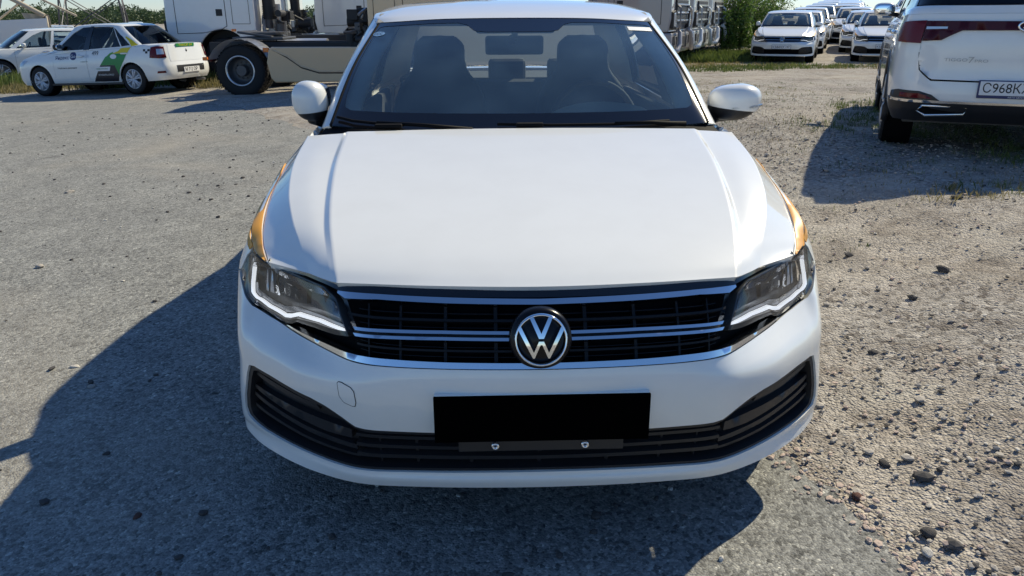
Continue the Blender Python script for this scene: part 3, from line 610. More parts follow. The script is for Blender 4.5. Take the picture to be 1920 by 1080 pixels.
    pair('window_frame', 'black_plastic', car, lambda b2, fl: pan(b2, G, [(4.26,.0),(7.75,.0),(7.5,1.97),(4.4,1.97)], holes=[[(4.40,.09),(5.84,.09),(5.84,1.85),(4.72,1.85)], [(6.12,.09),(7.47,.09),(7.22,1.85),(6.12,1.85)]], res=.06, rim=.015, flip=fl))
    pair('rear_pillar', WP, car, lambda b2, fl: pan(b2, G, [(7.75,.0),(9.05,0),(9.05,2),(7.5,2)], res=.04, rim=.02, flip=fl))
    rw = bmesh.new(); pan(rw, G, [(9.1,.06),(11,.06),(11,1.95),(9.1,1.95)], res=.05, rim=.004, both=True); obj('rear_window', rw, 'rear_clear', car, weld=1e-4)
    panel('roof_header', G, sym([(0,1.995),(1,1.995),(2,1.995),(3,1.995),(3,2),(2,2),(0,2)]), 'black_plastic', car, res=.04, off=.003, rim=.01)
    # --- mirrors
    for s_, dx in ((1, 0), (-1, .045)):
        cx = s_ * (.895 - dx * 1.3); cz = 1.057 if s_ > 0 else 1.074; rh = .072 if s_ > 0 else .080
        def shp(p):
            q = p.copy(); k_ = (p.x * s_ / .1); q.z *= 1 - .28 * max(0, k_) ** 2; q.z += .012 * k_ - .008; q.y += .035 * (k_ - .2) ** 2
            if q.y > .02: q.y = .02 + (q.y - .02) * .45
            return q
        rz_ = Matrix.Rotation(R(-8 if s_ > 0 else 48), 3, 'Z')
        b_ = bmesh.new(); blob(b_, (cx, 1.52, cz), (.107, .085, rh) if s_ > 0 else (.078, .064, rh), 2.6 if s_ < 0 else 3.0, 48, 28, rz_, shp)
        bmesh.ops.bisect_plane(b_, geom=b_.verts[:] + b_.edges[:] + b_.faces[:], plane_co=(cx, 1.52, cz - (.034 if s_ > 0 else .05)), plane_no=(-.10 * s_, 0, -1), clear_outer=True); mo = obj('mirror', b_, WP, car)
        b_ = bmesh.new(); blob(b_, (cx, 1.522, cz - .002), (.1045, .083, rh * .985) if s_ > 0 else (.076, .062, rh * .985), 2.6, 48, 28, rz_, shp)
        bmesh.ops.bisect_plane(b_, geom=b_.verts[:] + b_.edges[:] + b_.faces[:], plane_co=(cx, 1.52, cz - (.030 if s_ > 0 else .046)), plane_no=(-.10 * s_, 0, -1), clear_inner=True); obj('mirror_base', b_, 'black_plastic', mo)
        b_ = bmesh.new(); tube(b_, [(s_ * .80, 1.56, .985), (s_ * .84, 1.55, .995), (cx - s_ * .02, 1.53, cz - .055)], [.035, .03, .03], 10); obj('mirror_arm', b_, 'black_plastic', mo)
        b_ = bmesh.new(); blob(b_, (cx + s_ * .004, 1.565, cz), (.092, .006, .058), 3, 24, 8, rz_); obj('mirror_glass', b_, 'mirror_glass', mo)
        if s_ < 0: continue
        b_ = bmesh.new(); tube(b_, [rz_ @ Vector((s_ * -.02, -.083, -.026)) + Vector((cx, 1.52, cz)), rz_ @ Vector((s_ * .06, -.074, -.020)) + Vector((cx, 1.52, cz)), rz_ @ Vector((s_ * .103, -.03, -.014)) + Vector((cx, 1.52, cz))], [.003, .005, .004], 8); obj('turn_signal', b_, 'lamp_lens', mo)
    # --- cowl and wipers
    b_ = bmesh.new(); pan(b_, Surf([[(0,1.16,.975),(.35,1.16,.972),(.64,1.15,.96),(.76,1.2,.955)], [(0,1.215,.992),(.35,1.225,.995),(.62,1.255,1.0),(.735,1.30,1.0)]]), sym([(0,0),(3,0),(3,1),(0,1)]), res=.05, rim=.0); obj('cowl', b_, 'wiper_black', car)
    def wiper(pts, armpt):
        P_ = G(np.array([p[0] for p in pts]), np.array([p[1] for p in pts])) + G.nrm(np.array([p[0] for p in pts]), np.array([p[1] for p in pts])) * .014
        b2 = bmesh.new(); tube(b2, P_, .0055, 6); w_ = obj('wiper', b2, 'wiper_black', car)
        a0 = Vector(P_[len(P_) // 2]); a1 = G(np.array([armpt[0]]), np.array([armpt[1]]))[0] + np.array([0, -.03, .008]); b2 = bmesh.new(); tube(b2, [a0 + Vector((0, -.006, .004)), (a0 * .5 + Vector(a1) * .5) + Vector((0, -.006, .006)), a1], [.006, .007, .010], 8); obj('wiper_arm', b2, 'wiper_black', w_)
    wiper([(-2.75,.10),(-2.2,.06),(-1.7,.04),(-1.3,.03)], (-.5,.0)); wiper([(-.25,.06),(.3,.04),(1.0,.03),(1.8,.04)], (2.1,.0))
    for x0 in (-.43, .09):
        b_ = bmesh.new(); bx(b_, (x0 - .06, 1.185, 1.008), (.10, .03, .016), .005); obj('wiper_link', b_, 'wiper_black', car)
    # --- stickers
    def sticker(nm, t_, k_, w_, h_, mt, rnd_):
        ds = np.linalg.norm(G(t_ + .01, k_) - G(t_, k_)) / .01; dk = np.linalg.norm(G(t_, k_ + .01) - G(t_, k_)) / .01
        n_ = 24; lp = [(t_ + w_ / 2 / ds * math.cos(2 * math.pi * i / n_), k_ + h_ / 2 / dk * math.sin(2 * math.pi * i / n_)) for i in range(n_)] if rnd_ else rect(t_ - w_ / 2 / ds, t_ + w_ / 2 / ds, k_ - h_ / 2 / dk, k_ + h_ / 2 / dk)
        return panel(nm, G, lp, mt, ws, res=.02, off=.002, rim=0), (ds, dk)
    _, (ds, dk) = sticker('oval_sticker', -2.62, 1.72, .062, .042, 'sticker_blue', True)
    text_on('sticker_text', 'CCC', .03, ws, 'print_black', lambda u, v: G(-2.62 + (u - .0) / ds, 1.72 + (v - .010) / dk) + G.nrm(-2.62 + u / ds, np.full(len(u), 1.72)) * .003, width=.045, align='c')
    sticker('paper_label', 2.30, 1.80, .115, .034, 'plate_white', False)
    # --- cabin
    it = 'interior_dark'
    b_ = bmesh.new(); bx(b_, (0, 2.3, .26), (1.62, 3.6, .06)); bx(b_, (0, 2.35, .215), (1.1, 3.9, .03)); obj('floor_pan', b_, it, car)
    DS = Surf([[(0,1.19,.955),(.35,1.20,.957),(.60,1.23,.965),(.74,1.30,.962)], [(0,1.42,.968),(.35,1.42,.970),(.60,1.43,.968),(.75,1.45,.957)], [(0,1.62,.955),(.35,1.62,.957),(.60,1.62,.95),(.76,1.62,.945)], [(0,1.72,.87),(.35,1.72,.87),(.60,1.72,.87),(.76,1.72,.87)], [(0,1.66,.5),(.35,1.66,.5),(.60,1.66,.5),(.76,1.66,.5)]])
    dash = panel('dashboard', DS, sym([(0,0),(3,0),(3,4),(0,4)]), 'interior_dash', car, res=.06, rim=.01)
    b_ = bmesh.new(); blob(b_, (.36, 1.60, .955), (.235, .17, .088), 2.2, 32, 12); obj('instrument_hood', b_, 'interior_dash', dash)
    b_ = bmesh.new(); bx(b_, (0, 1.30, .975), (1.0, .012, .008)); obj('demist_vent', b_, it, dash)
    b_ = bmesh.new(); rt = Matrix.Rotation(R(-24), 4, 'X'); ring = [Matrix.Translation((.36, 1.86, .93)) @ rt @ Vector((.187 * math.cos(a), 0, .187 * math.sin(a))) for a in [2 * math.pi * i / 40 for i in range(41)]]
    tube(b_, ring, .015, 8, False); blob(b_, (.36, 1.85, .925), (.075, .03, .07), 2.5, 16, 8)
    for a in (0, 180, 270): tube(b_, [(.36, 1.85, .925), Matrix.Translation((.36, 1.86, .93)) @ rt @ Vector((.187 * math.cos(R(a)), 0, .187 * math.sin(R(a))))], .018, 6)
    obj('steering_wheel', b_, it, car)
    for x_ in (-.37, .37):
        SB = Surf([[(0,2.22,.45),(.17,2.23,.45),(.25,2.22,.46),(.255,2.32,.46),(.17,2.40,.45),(0,2.40,.45)], [(0,2.28,.75),(.16,2.27,.75),(.25,2.25,.75),(.255,2.40,.75),(.16,2.46,.75),(0,2.46,.75)], [(0,2.37,1.0),(.15,2.36,1.0),(.215,2.36,1.0),(.22,2.46,1.0),(.15,2.52,1.0),(0,2.53,1.0)],
                   [(0,2.40,1.13),(.10,2.40,1.13),(.135,2.41,1.13),(.135,2.50,1.13),(.10,2.53,1.13),(0,2.54,1.13)], [(0,2.40,1.25),(.10,2.41,1.245),(.125,2.42,1.24),(.125,2.51,1.24),(.1,2.53,1.245),(0,2.54,1.25)], [(0,2.42,1.292),(.08,2.43,1.285),(.09,2.44,1.282),(.09,2.48,1.282),(.08,2.49,1.285),(0,2.50,1.292)]])
        b_ = bmesh.new(); pan(b_, SB, [(0,0),(5,0),(5,5),(0,5)], res=.05, rim=0, both=True); bx(b_, (0, 2.45, 1.285), (.16, .07, .01)); blob(b_, (0, 2.08, .46), (.25, .28, .10), 3.5)
        bmesh.ops.translate(b_, verts=b_.verts[:], vec=(x_, 0, 0)); obj('seat', b_, it, car)
    b_ = bmesh.new(); bx(b_, (0, 3.22, .68), (1.34, .22, .66), .06, 3, Matrix.Rotation(R(-16), 3, 'X')); bx(b_, (0, 2.95, .42), (1.34, .5, .16), .05, 3)
    for x_ in (-.37, 0, .37): bx(b_, (x_, 3.33, 1.06), (.235, .10, .15), .04, 3); 
    obj('rear_bench', b_, it, car)
    b_ = bmesh.new(); bx(b_, (0, 3.68, 1.0), (1.36, .62, .03), .01); obj('parcel_shelf', b_, it, car)
    b_ = bmesh.new(); pan(b_, RF, sym([(0,0.1),(2,.1),(3.8,.1),(3.8,4.9),(0,4.9)]), res=.08, off=-.025, rim=0); obj('headliner', b_, 'headliner', car)
    kk = np.linspace(.02, 1.98, 14); p0 = G(np.full(14, 2.97), kk)
    IP = Surf(np.stack([p0 + [-.012, .012, -.006], p0 + [-.070, .030, -.004], p0 + [-.085, .075, 0], p0 + [-.02, .18, 0]], 1), sym0=False)
    pair('inner_pillar', 'interior_beige', car, lambda b2, fl: pan(b2, IP, [(0,0),(3,0),(3,13),(0,13)], res=.04, rim=.0, flip=fl))
    pair('inner_pillar', it, car, lambda b2, fl: pan(b2, G, [(5.78,.0),(6.2,.0),(6.25,1.98),(5.85,1.98)], res=.05, off=-.03, rim=.0, flip=fl))
    pair('inner_pillar', 'interior_beige', car, lambda b2, fl: pan(b2, G, [(7.45,.0),(9.1,.0),(9.1,1.98),(7.2,1.98)], res=.05, off=-.03, rim=.0, flip=fl))
    def card(b2, fl):
        s_ = -1 if fl else 1
        bx(b2, (s_ * .775, 2.4, .66), (.05, 2.1, .58), .02); bx(b2, (s_ * .74, 1.95, .72), (.06, .6, .06), .02); bx(b2, (s_ * .74, 2.9, .72), (.06, .5, .06), .02)
    pair('door_card', it, car, card)
    b_ = bmesh.new(); bx(b_, (.0, 1.935, 1.262), (.262, .03, .082), .028, 3); rv = obj('cabin_mirror', b_, it, car)
    b_ = bmesh.new(); cyl(b_, (-.01, 1.918, 1.288), .021, .006, 'y', 20); obj('mirror_sensor', b_, 'black_gloss', rv)
    b_ = bmesh.new(); prism(b_, [(-.20, 1.368), (.20, 1.368), (.165, 1.315), (-.165, 1.315)], 1.80, 1.90, 'y', .012); tube(b_, [(0, 1.88, 1.32), (0, 1.95, 1.28)], .014, 8); obj('mirror_mount', b_, it, rv)
    for x_ in (-.40, .40):
        b_ = bmesh.new(); bx(b_, (x_, 1.98, 1.372), (.42, .16, .02), .008, 2, Matrix.Rotation(R(14), 3, 'X')); obj('sun_visor', b_, 'headliner', car)
    b_ = bmesh.new(); bx(b_, (0, .70, .47), (1.16, .86, .44), .04); bx(b_, (0, .48, .235), (.9, .5, .03)); obj('engine', b_, 'black_void', car)  # hidden dark block and plate, added to stop sunlight leaking through the bay
    for s_ in (1, -1):
        for y_ in (.87, 3.56): make_wheel(car, (s_ * .785, y_, .318), .318, .205, s_)
        for y_ in (.87, 3.56):
            b_ = bmesh.new(); lathe(b_, [(-.12, .352), (.10, .352)], (s_ * .77, y_, .325), 'x', 40, s_); bx(b_, (s_ * .60, y_, .42), (.05, .7, .5)); obj('wheel_liner', b_, 'black_void', car)
    return car
saloon = make_saloon()
# ------------------------------------------------------------------ the lot: dirt ground, asphalt, stones, grass
def sst(a, b, x):
    t = np.clip((np.asarray(x, float) - a) / (b - a), 0, 1); return t * t * (3 - 2 * t)
def ground_z(x, y):
    x = np.asarray(x, float); y = np.asarray(y, float)
    left = -.04 * np.clip(-x - 1.0, 0, 14) - .012 * np.clip(-x - 15, 0, 60)
    right = .27 * (1 - sst(7, 19, y)) * sst(1.0, 3.3, x)
    right = right + .03 * np.clip(y - 26, 0, 45) * sst(4, 8, x)
    r = np.hypot(x, y); damp = 1 - sst(70, 160, r)
    return (left + right * (1 - .5 * sst(-1, -6, y))) * damp
def gzf(x, y): return float(ground_z(x, y))
EDGE = [(1.6,-9),(1.32,-3),(1.13,-.8),(.99,-.07),(.90,.25),(.82,.52),(.70,1.2),(.42,2.5),(-.25,4.5),(-1.25,6.6),(-2.25,8.3),(-2.64,9.05),(-3.55,10.56),(-4.63,12.47),(-6.43,14.2),(-8.3,15.5),(-10,16.4),(-13.2,19.5),(-20,24),(-40,30),(-70,36),(-70,-9)]
def edge_x(y):
    e = EDGE[:18]; return np.interp(y, [p[1] for p in e], [p[0] for p in e])

# dirt
m = mat('dirt', (.36, .31, .25), .95, spec=.15); g = NT(m); v = g.coord()
big = g.noise(.55, 5, .6, v); med = g.noise(3.2, 6, .6, v, .4); fin = g.noise(38, 4, .65, v); grit = g.voro(95, v); grit2 = g.voro(40, v); clo = g.voro(120, v)
base = g.ramp(med.outputs[0], [(.26, (.19, .16, .135)), (.44, (.42, .375, .32)), (.70, (.56, .515, .455))])
pink = g.mix(g.ramp(big.outputs[0], [(.45, (0, 0, 0)), (.62, (.7, .7, .7))]), base, (.52, .41, .34))
spk = g.ramp(grit.outputs['Color'], [(.0, (.30, .30, .30)), (.35, (.8, .8, .8)), (.75, (1.05, 1.05, 1.05)), (1, (1.35, 1.32, 1.28))])
c = g.mix(.9, pink, spk, 'MULTIPLY')
gr_ = g.ramp(big.outputs[0], [(.40, (0, 0, 0)), (.55, (1, 1, 1))])
spk2 = g.ramp(grit2.outputs['Color'], [(.10, (.16, .15, .15)), (.4, (.75, .74, .72)), (.8, (1.15, 1.13, 1.1)), (1, (1.6, 1.57, 1.52))])
c2 = g.mix(.95, (.40, .385, .36), spk2, 'MULTIPLY'); c = g.mix(g.math('MULTIPLY', gr_, .85), c, c2)
pal = g.noise(.8, 5, .6, v, .5); c = g.mix(g.ramp(pal.outputs[0], [(.52, (0, 0, 0)), (.66, (.45, .45, .45))]), c, (.48, .455, .395))
pat = g.noise(1.15, 6, .65, v, .8); c = g.mix(g.ramp(pat.outputs[0], [(.52, (0, 0, 0)), (.66, (.55, .55, .55))]), c, (.15, .125, .105))
g.color(c)
h = g.math('ADD', g.math('MULTIPLY', grit.outputs['Distance'], -.6), g.math('MULTIPLY', fin.outputs[0], 1.0)); h = g.math('ADD', h, g.math('MULTIPLY', grit2.outputs['Distance'], -.35)); h = g.math('ADD', h, g.math('MULTIPLY', g.noise(14, 5, .6, v).outputs[0], .9)); g.bump(h, .95, .018)
# asphalt
m = mat('asphalt', (.17, .168, .16), .88, spec=.25); g = NT(m); v = g.coord()
big = g.noise(.42, 5, .6, v, .5); med = g.noise(5, 5, .6, v); agg = g.voro(150, v); agg2 = g.voro(70, v); fin = g.noise(160, 3, .7, v)
base = g.ramp(med.outputs[0], [(.3, (.235, .235, .225)), (.7, (.315, .315, .30))])
spk = g.ramp(agg.outputs['Color'], [(0, (.25, .25, .26)), (.3, (.7, .7, .7)), (.7, (1.05, 1.05, 1.03)), (.9, (1.4, 1.38, 1.32)), (1, (2.8, 2.7, 2.5))])
c = g.mix(.85, base, spk, 'MULTIPLY'); spb = g.ramp(agg2.outputs['Color'], [(0, (.25, .25, .25)), (.45, (.95, .95, .95)), (.85, (1.2, 1.2, 1.18)), (1, (2.1, 2.07, 2.0))]); c = g.mix(.88, c, spb, 'MULTIPLY')
st = g.ramp(big.outputs[0], [(.50, (0, 0, 0)), (.68, (1, 1, 1))]); c = g.mix(g.math('MULTIPLY', st, .4), c, (.36, .325, .27))
ton = g.noise(1.3, 5, .65, v, .6); c = g.mix(.8, c, g.ramp(ton.outputs[0], [(.30, (.86, .86, .87)), (.5, (1, 1, 1)), (.72, (1.10, 1.09, 1.07))]), 'MULTIPLY')
stn = g.noise(2.1, 3, .5, v); c = g.mix(g.ramp(stn.outputs[0], [(.69, (0, 0, 0)), (.75, (.55, .55, .55))]), c, (.07, .065, .06))
g.color(c); h = g.math('ADD', g.math('MULTIPLY', agg.outputs['Distance'], -1.0), g.math('MULTIPLY', agg2.outputs['Distance'], -.8)); h = g.math('ADD', h, fin.outputs[0]); g.bump(h, .6, .0045)

def sheet(name, xs, ys, zf, material, dz=0.0):
    X, Y = np.meshgrid(xs, ys); Z = zf(X, Y) + dz; n = len(xs)
    V = np.stack([X.ravel(), Y.ravel(), Z.ravel()], 1); F = [(j * n + i, j * n + i + 1, (j + 1) * n + i + 1, (j + 1) * n + i) for j in range(len(ys) - 1) for i in range(n - 1)]
    me = bpy.data.meshes.new(name); me.from_pydata(V.tolist(), [], F); me.materials.append(MATS[material])
    for p in me.polygons: p.use_smooth = True
    o = bpy.data.objects.new(name, me); COL.objects.link(o); return o
def lump(x, y): # small unevenness of the dirt, none under the asphalt
    x = np.asarray(x); y = np.asarray(y); d = sst(.0, .35, x - edge_x(y)) * (1 - sst(12, 20, np.hypot(x, y)))
    w = .010 * np.sin(x * 3.1 + y * 1.7) + .008 * np.sin(x * 6.3 - y * 4.9 + 1) + .006 * np.sin(x * 11.7 + y * 9.1 + 2) + .004 * np.sin(x * 19 - y * 23)
    return w * d
def gax(lo, hi, fine): 
    a = [0]; s = fine
    while a[-1] < hi: a.append(a[-1] + s); s = fine if a[-1] < 9 else s * 1.12
    b = [0]; s = fine
    while b[-1] < -lo: b.append(b[-1] + s); s = fine if b[-1] < 5 else s * 1.12
    return np.array([-q for q in b[::-1][:-1]] + a)
struct(sheet('ground', gax(-1500, 1500, .09), gax(-40, 1500, .09), lambda X, Y: ground_z(X, Y) + lump(X, Y) - .012 * (1 - sst(-.05, .25, X - edge_x(Y))) * (np.hypot(X, Y) < 60), 'dirt'))
# asphalt sheet with a ragged right-hand edge
def ragged():
    rr = random.Random(3); pts = []
    for (a, b), (c_, d) in zip(EDGE[:18], EDGE[1:19]):
        n = max(2, int(math.hypot(c_ - a, d - b) / .07)) if math.hypot(a, b) < 14 else 6
        for i in range(n):
            x, y = a + (c_ - a) * i / n, b + (d - b) * i / n; j = .035 if math.hypot(x, y) < 14 else .15
            pts.append((x + rr.uniform(-j, j) + .05 * math.sin(y * 5.3), y + rr.uniform(-j, j)))
    return pts + EDGE[18:]
lp = ragged(); L = np.array(lp); gx, gy = np.meshgrid(np.concatenate([np.arange(-69, -10, 3.0), np.arange(-10, 2, .45)]), np.concatenate([np.arange(-8.5, 12, .45), np.arange(12, 36, 2)])); Gp = np.stack([gx.ravel(), gy.ravel()], 1); Gp = Gp[inside(Gp, [lp])]
d = np.min(np.hypot(Gp[:, None, 0] - L[None, :, 0], Gp[:, None, 1] - L[None, :, 1]), axis=1); Gp = Gp[d > .2]
ov, oe, of, *_ = delaunay_2d_cdt([Vector(p) for p in lp] + [Vector(p) for p in Gp], [(i, (i + 1) % len(lp)) for i in range(len(lp))], [], 0, 1e-6)
P2 = np.array([(q.x, q.y) for q in ov]); tri = np.array(of); tri = tri[inside(P2[tri].mean(1), [lp])]
me = bpy.data.meshes.new('asphalt'); me.from_pydata([(x, y, gzf(x, y) + .004) for x, y in P2], [], tri.tolist()); me.materials.append(MATS['asphalt'])
if me.polygons[0].normal.z < 0: me.flip_normals()
for p in me.polygons: p.use_smooth = True
asph = bpy.data.objects.new('asphalt', me); COL.objects.link(asph); struct(asph)

# stones
for nm, cc in (('stone_grey', (.43, .395, .35)), ('stone_dark', (.085, .08, .078)), ('stone_pink', (.50, .40, .34)), ('stone_pale', (.58, .55, .50)), ('stone_red', (.13, .07, .055))):
    m = mat(nm, cc, .9, spec=.2); g = NT(m); v = g.coord('Generated'); c = g.mix(.5, cc, g.ramp(g.noise(6, 5, .65, v).outputs[0], [(.3, (.55, .55, .55)), (.7, (1.3, 1.28, 1.25))]), 'MULTIPLY'); g.color(c); g.bump(g.noise(9, 5, .7, v).outputs[0], .6, .01)
def rock_mesh(seed, sub, flat=.65):
    bm = bmesh.new(); bmesh.ops.create_icosphere(bm, subdivisions=sub, radius=1); rr = random.Random(seed); k = [Vector((rr.gauss(0, 1), rr.gauss(0, 1), rr.gauss(0, 1))).normalized() for _ in range(7)]; dd = [rr.uniform(.55, .95) for _ in k]
    for v_ in bm.verts:
        for a, b in zip(k, dd):
            q = v_.co.dot(a)
            if q > b: v_.co -= a * (q - b)
        v_.co *= rr.uniform(.93, 1.05); v_.co.z *= flat; v_.co.x *= 1.2
    V = np.array([v_.co[:] for v_ in bm.verts]); bm.verts.index_update(); F = np.array([[v_.index for v_ in f.verts] for f in bm.faces]); bm.free(); return V, F
ROCKS = [rock_mesh(i, 1, random.uniform(.5, .8)) for i in range(10)]; PEBS = [rock_mesh(50 + i, 1, random.uniform(.45, .85)) for i in range(8)]; BIGS = [rock_mesh(90 + i, 3, random.uniform(.55, .8)) for i in range(8)]
def scatter(name, pts, rad, lib, material, sink=.35):
    Vs, Fs, b0 = [], [], 0
    for (x, y), r in zip(pts, rad):
        V, F = lib[rng.integers(len(lib))]; a = rng.uniform(0, 6.28); ca, sa = math.cos(a), math.sin(a); q = V * r * np.array([rng.uniform(.8, 1.25), rng.uniform(.7, 1.1), rng.uniform(.7, 1.1)])
        Q = np.stack([q[:, 0] * ca - q[:, 1] * sa + x, q[:, 0] * sa + q[:, 1] * ca + y, q[:, 2] + gzf(x, y) + float(lump(x, y)) + r * sink + .004], 1); Vs.append(Q); Fs.append(F + b0); b0 += len(V)
    V = np.concatenate(Vs); F = np.concatenate(Fs); me = bpy.data.meshes.new(name); me.from_pydata(V.tolist(), [], F.tolist()); me.materials.append(MATS[material]); o = bpy.data.objects.new(name, me); COL.objects.link(o); return o
def right_pts(n, x1=6.5, y0=-1.2, y1=9.5, near=True):
    out = []
    while len(out) < n:
        y = y0 + (y1 - y0) * rng.random() ** 1.3; x = edge_x(y) + .01 + (x1 - edge_x(y)) * rng.random(); 
        if abs(x) < .86 and 0 < y < 4.7 and x < .8: continue
        q = math.sin(x * 1.1 + y * .6 + .5) + math.sin(x * .7 - y * 1.3)
        if q < -.3 and rng.random() < .62: continue
        out.append((x, y))
    return out
def left_pts(n):
    out = []
    while len(out) < n:
        x = -12 + 12.5 * rng.random(); y = -1 + 13 * rng.random() ** 1.2
        if x > edge_x(y) - .05: continue
        q = math.sin(x * .9 + y * .45) + math.sin(x * .5 - y * 1.1 + 2)
        if q < .2 and rng.random() < .72: continue
        out.append((x, y))
    return out
for nm, n, lo, hi, mt in (('gravel', 9000, .0045, .013, 'stone_grey'), ('gravel', 5000, .0045, .014, 'stone_pink'), ('gravel', 2600, .005, .013, 'stone_dark'), ('gravel', 2600, .0045, .011, 'stone_pale')):
    p = right_pts(n); tag_ = struct(scatter(nm, p, lo + (hi - lo) * rng.random(n) ** 2.2, PEBS, mt), 'stuff')
p = right_pts(300, 6.0); struct(scatter('gravel', p, .010 + .016 * rng.random(300) ** 2, ROCKS, 'stone_grey', .25), 'stuff')
p = right_pts(240, 6.0); struct(scatter('gravel', p, .009 + .020 * rng.random(240) ** 2.5, ROCKS, 'stone_dark', .25), 'stuff')
p = left_pts(1900); struct(scatter('gravel', p, .004 + .017 * rng.random(1900) ** 3, PEBS, 'stone_dark'), 'stuff')
p = left_pts(500); struct(scatter('gravel', p, .004 + .010 * rng.random(500) ** 2, PEBS, 'stone_pale'), 'stuff')
ep = []
for (a, b), (c_, d_) in zip(EDGE[1:10], EDGE[2:11]):   # crumbled rim of the asphalt
    n = int(math.hypot(c_ - a, d_ - b) * 190); ep += [(a + (c_ - a) * i / n + rng.normal(.03, .05), b + (d_ - b) * i / n + rng.normal(0, .03)) for i in range(n)]
struct(scatter('gravel', ep, .003 + .012 * rng.random(len(ep)) ** 2.2, ROCKS, 'stone_pink', .2), 'stuff')
# the larger stones, each one a thing
def stone(x, y, r, mt, label, seed, group):
    V, F = BIGS[seed % 8]; me = bpy.data.meshes.get('stone_mesh_%d_%s' % (seed % 8, mt))
    if me is None:
        me = bpy.data.meshes.new('stone_mesh_%d_%s' % (seed % 8, mt)); me.from_pydata(V.tolist(), [], F.tolist()); me.materials.append(MATS[mt])
        for q in me.polygons: q.use_smooth = True
    o = bpy.data.objects.new('stone', me); COL.objects.link(o); o.location = (x, y, gzf(x, y) + float(lump(x, y)) + r * .30); o.scale = (r, r * .85, r * .8); o.rotation_euler = (0, 0, seed * 1.7); tag(o, label, 'stone', group); return o
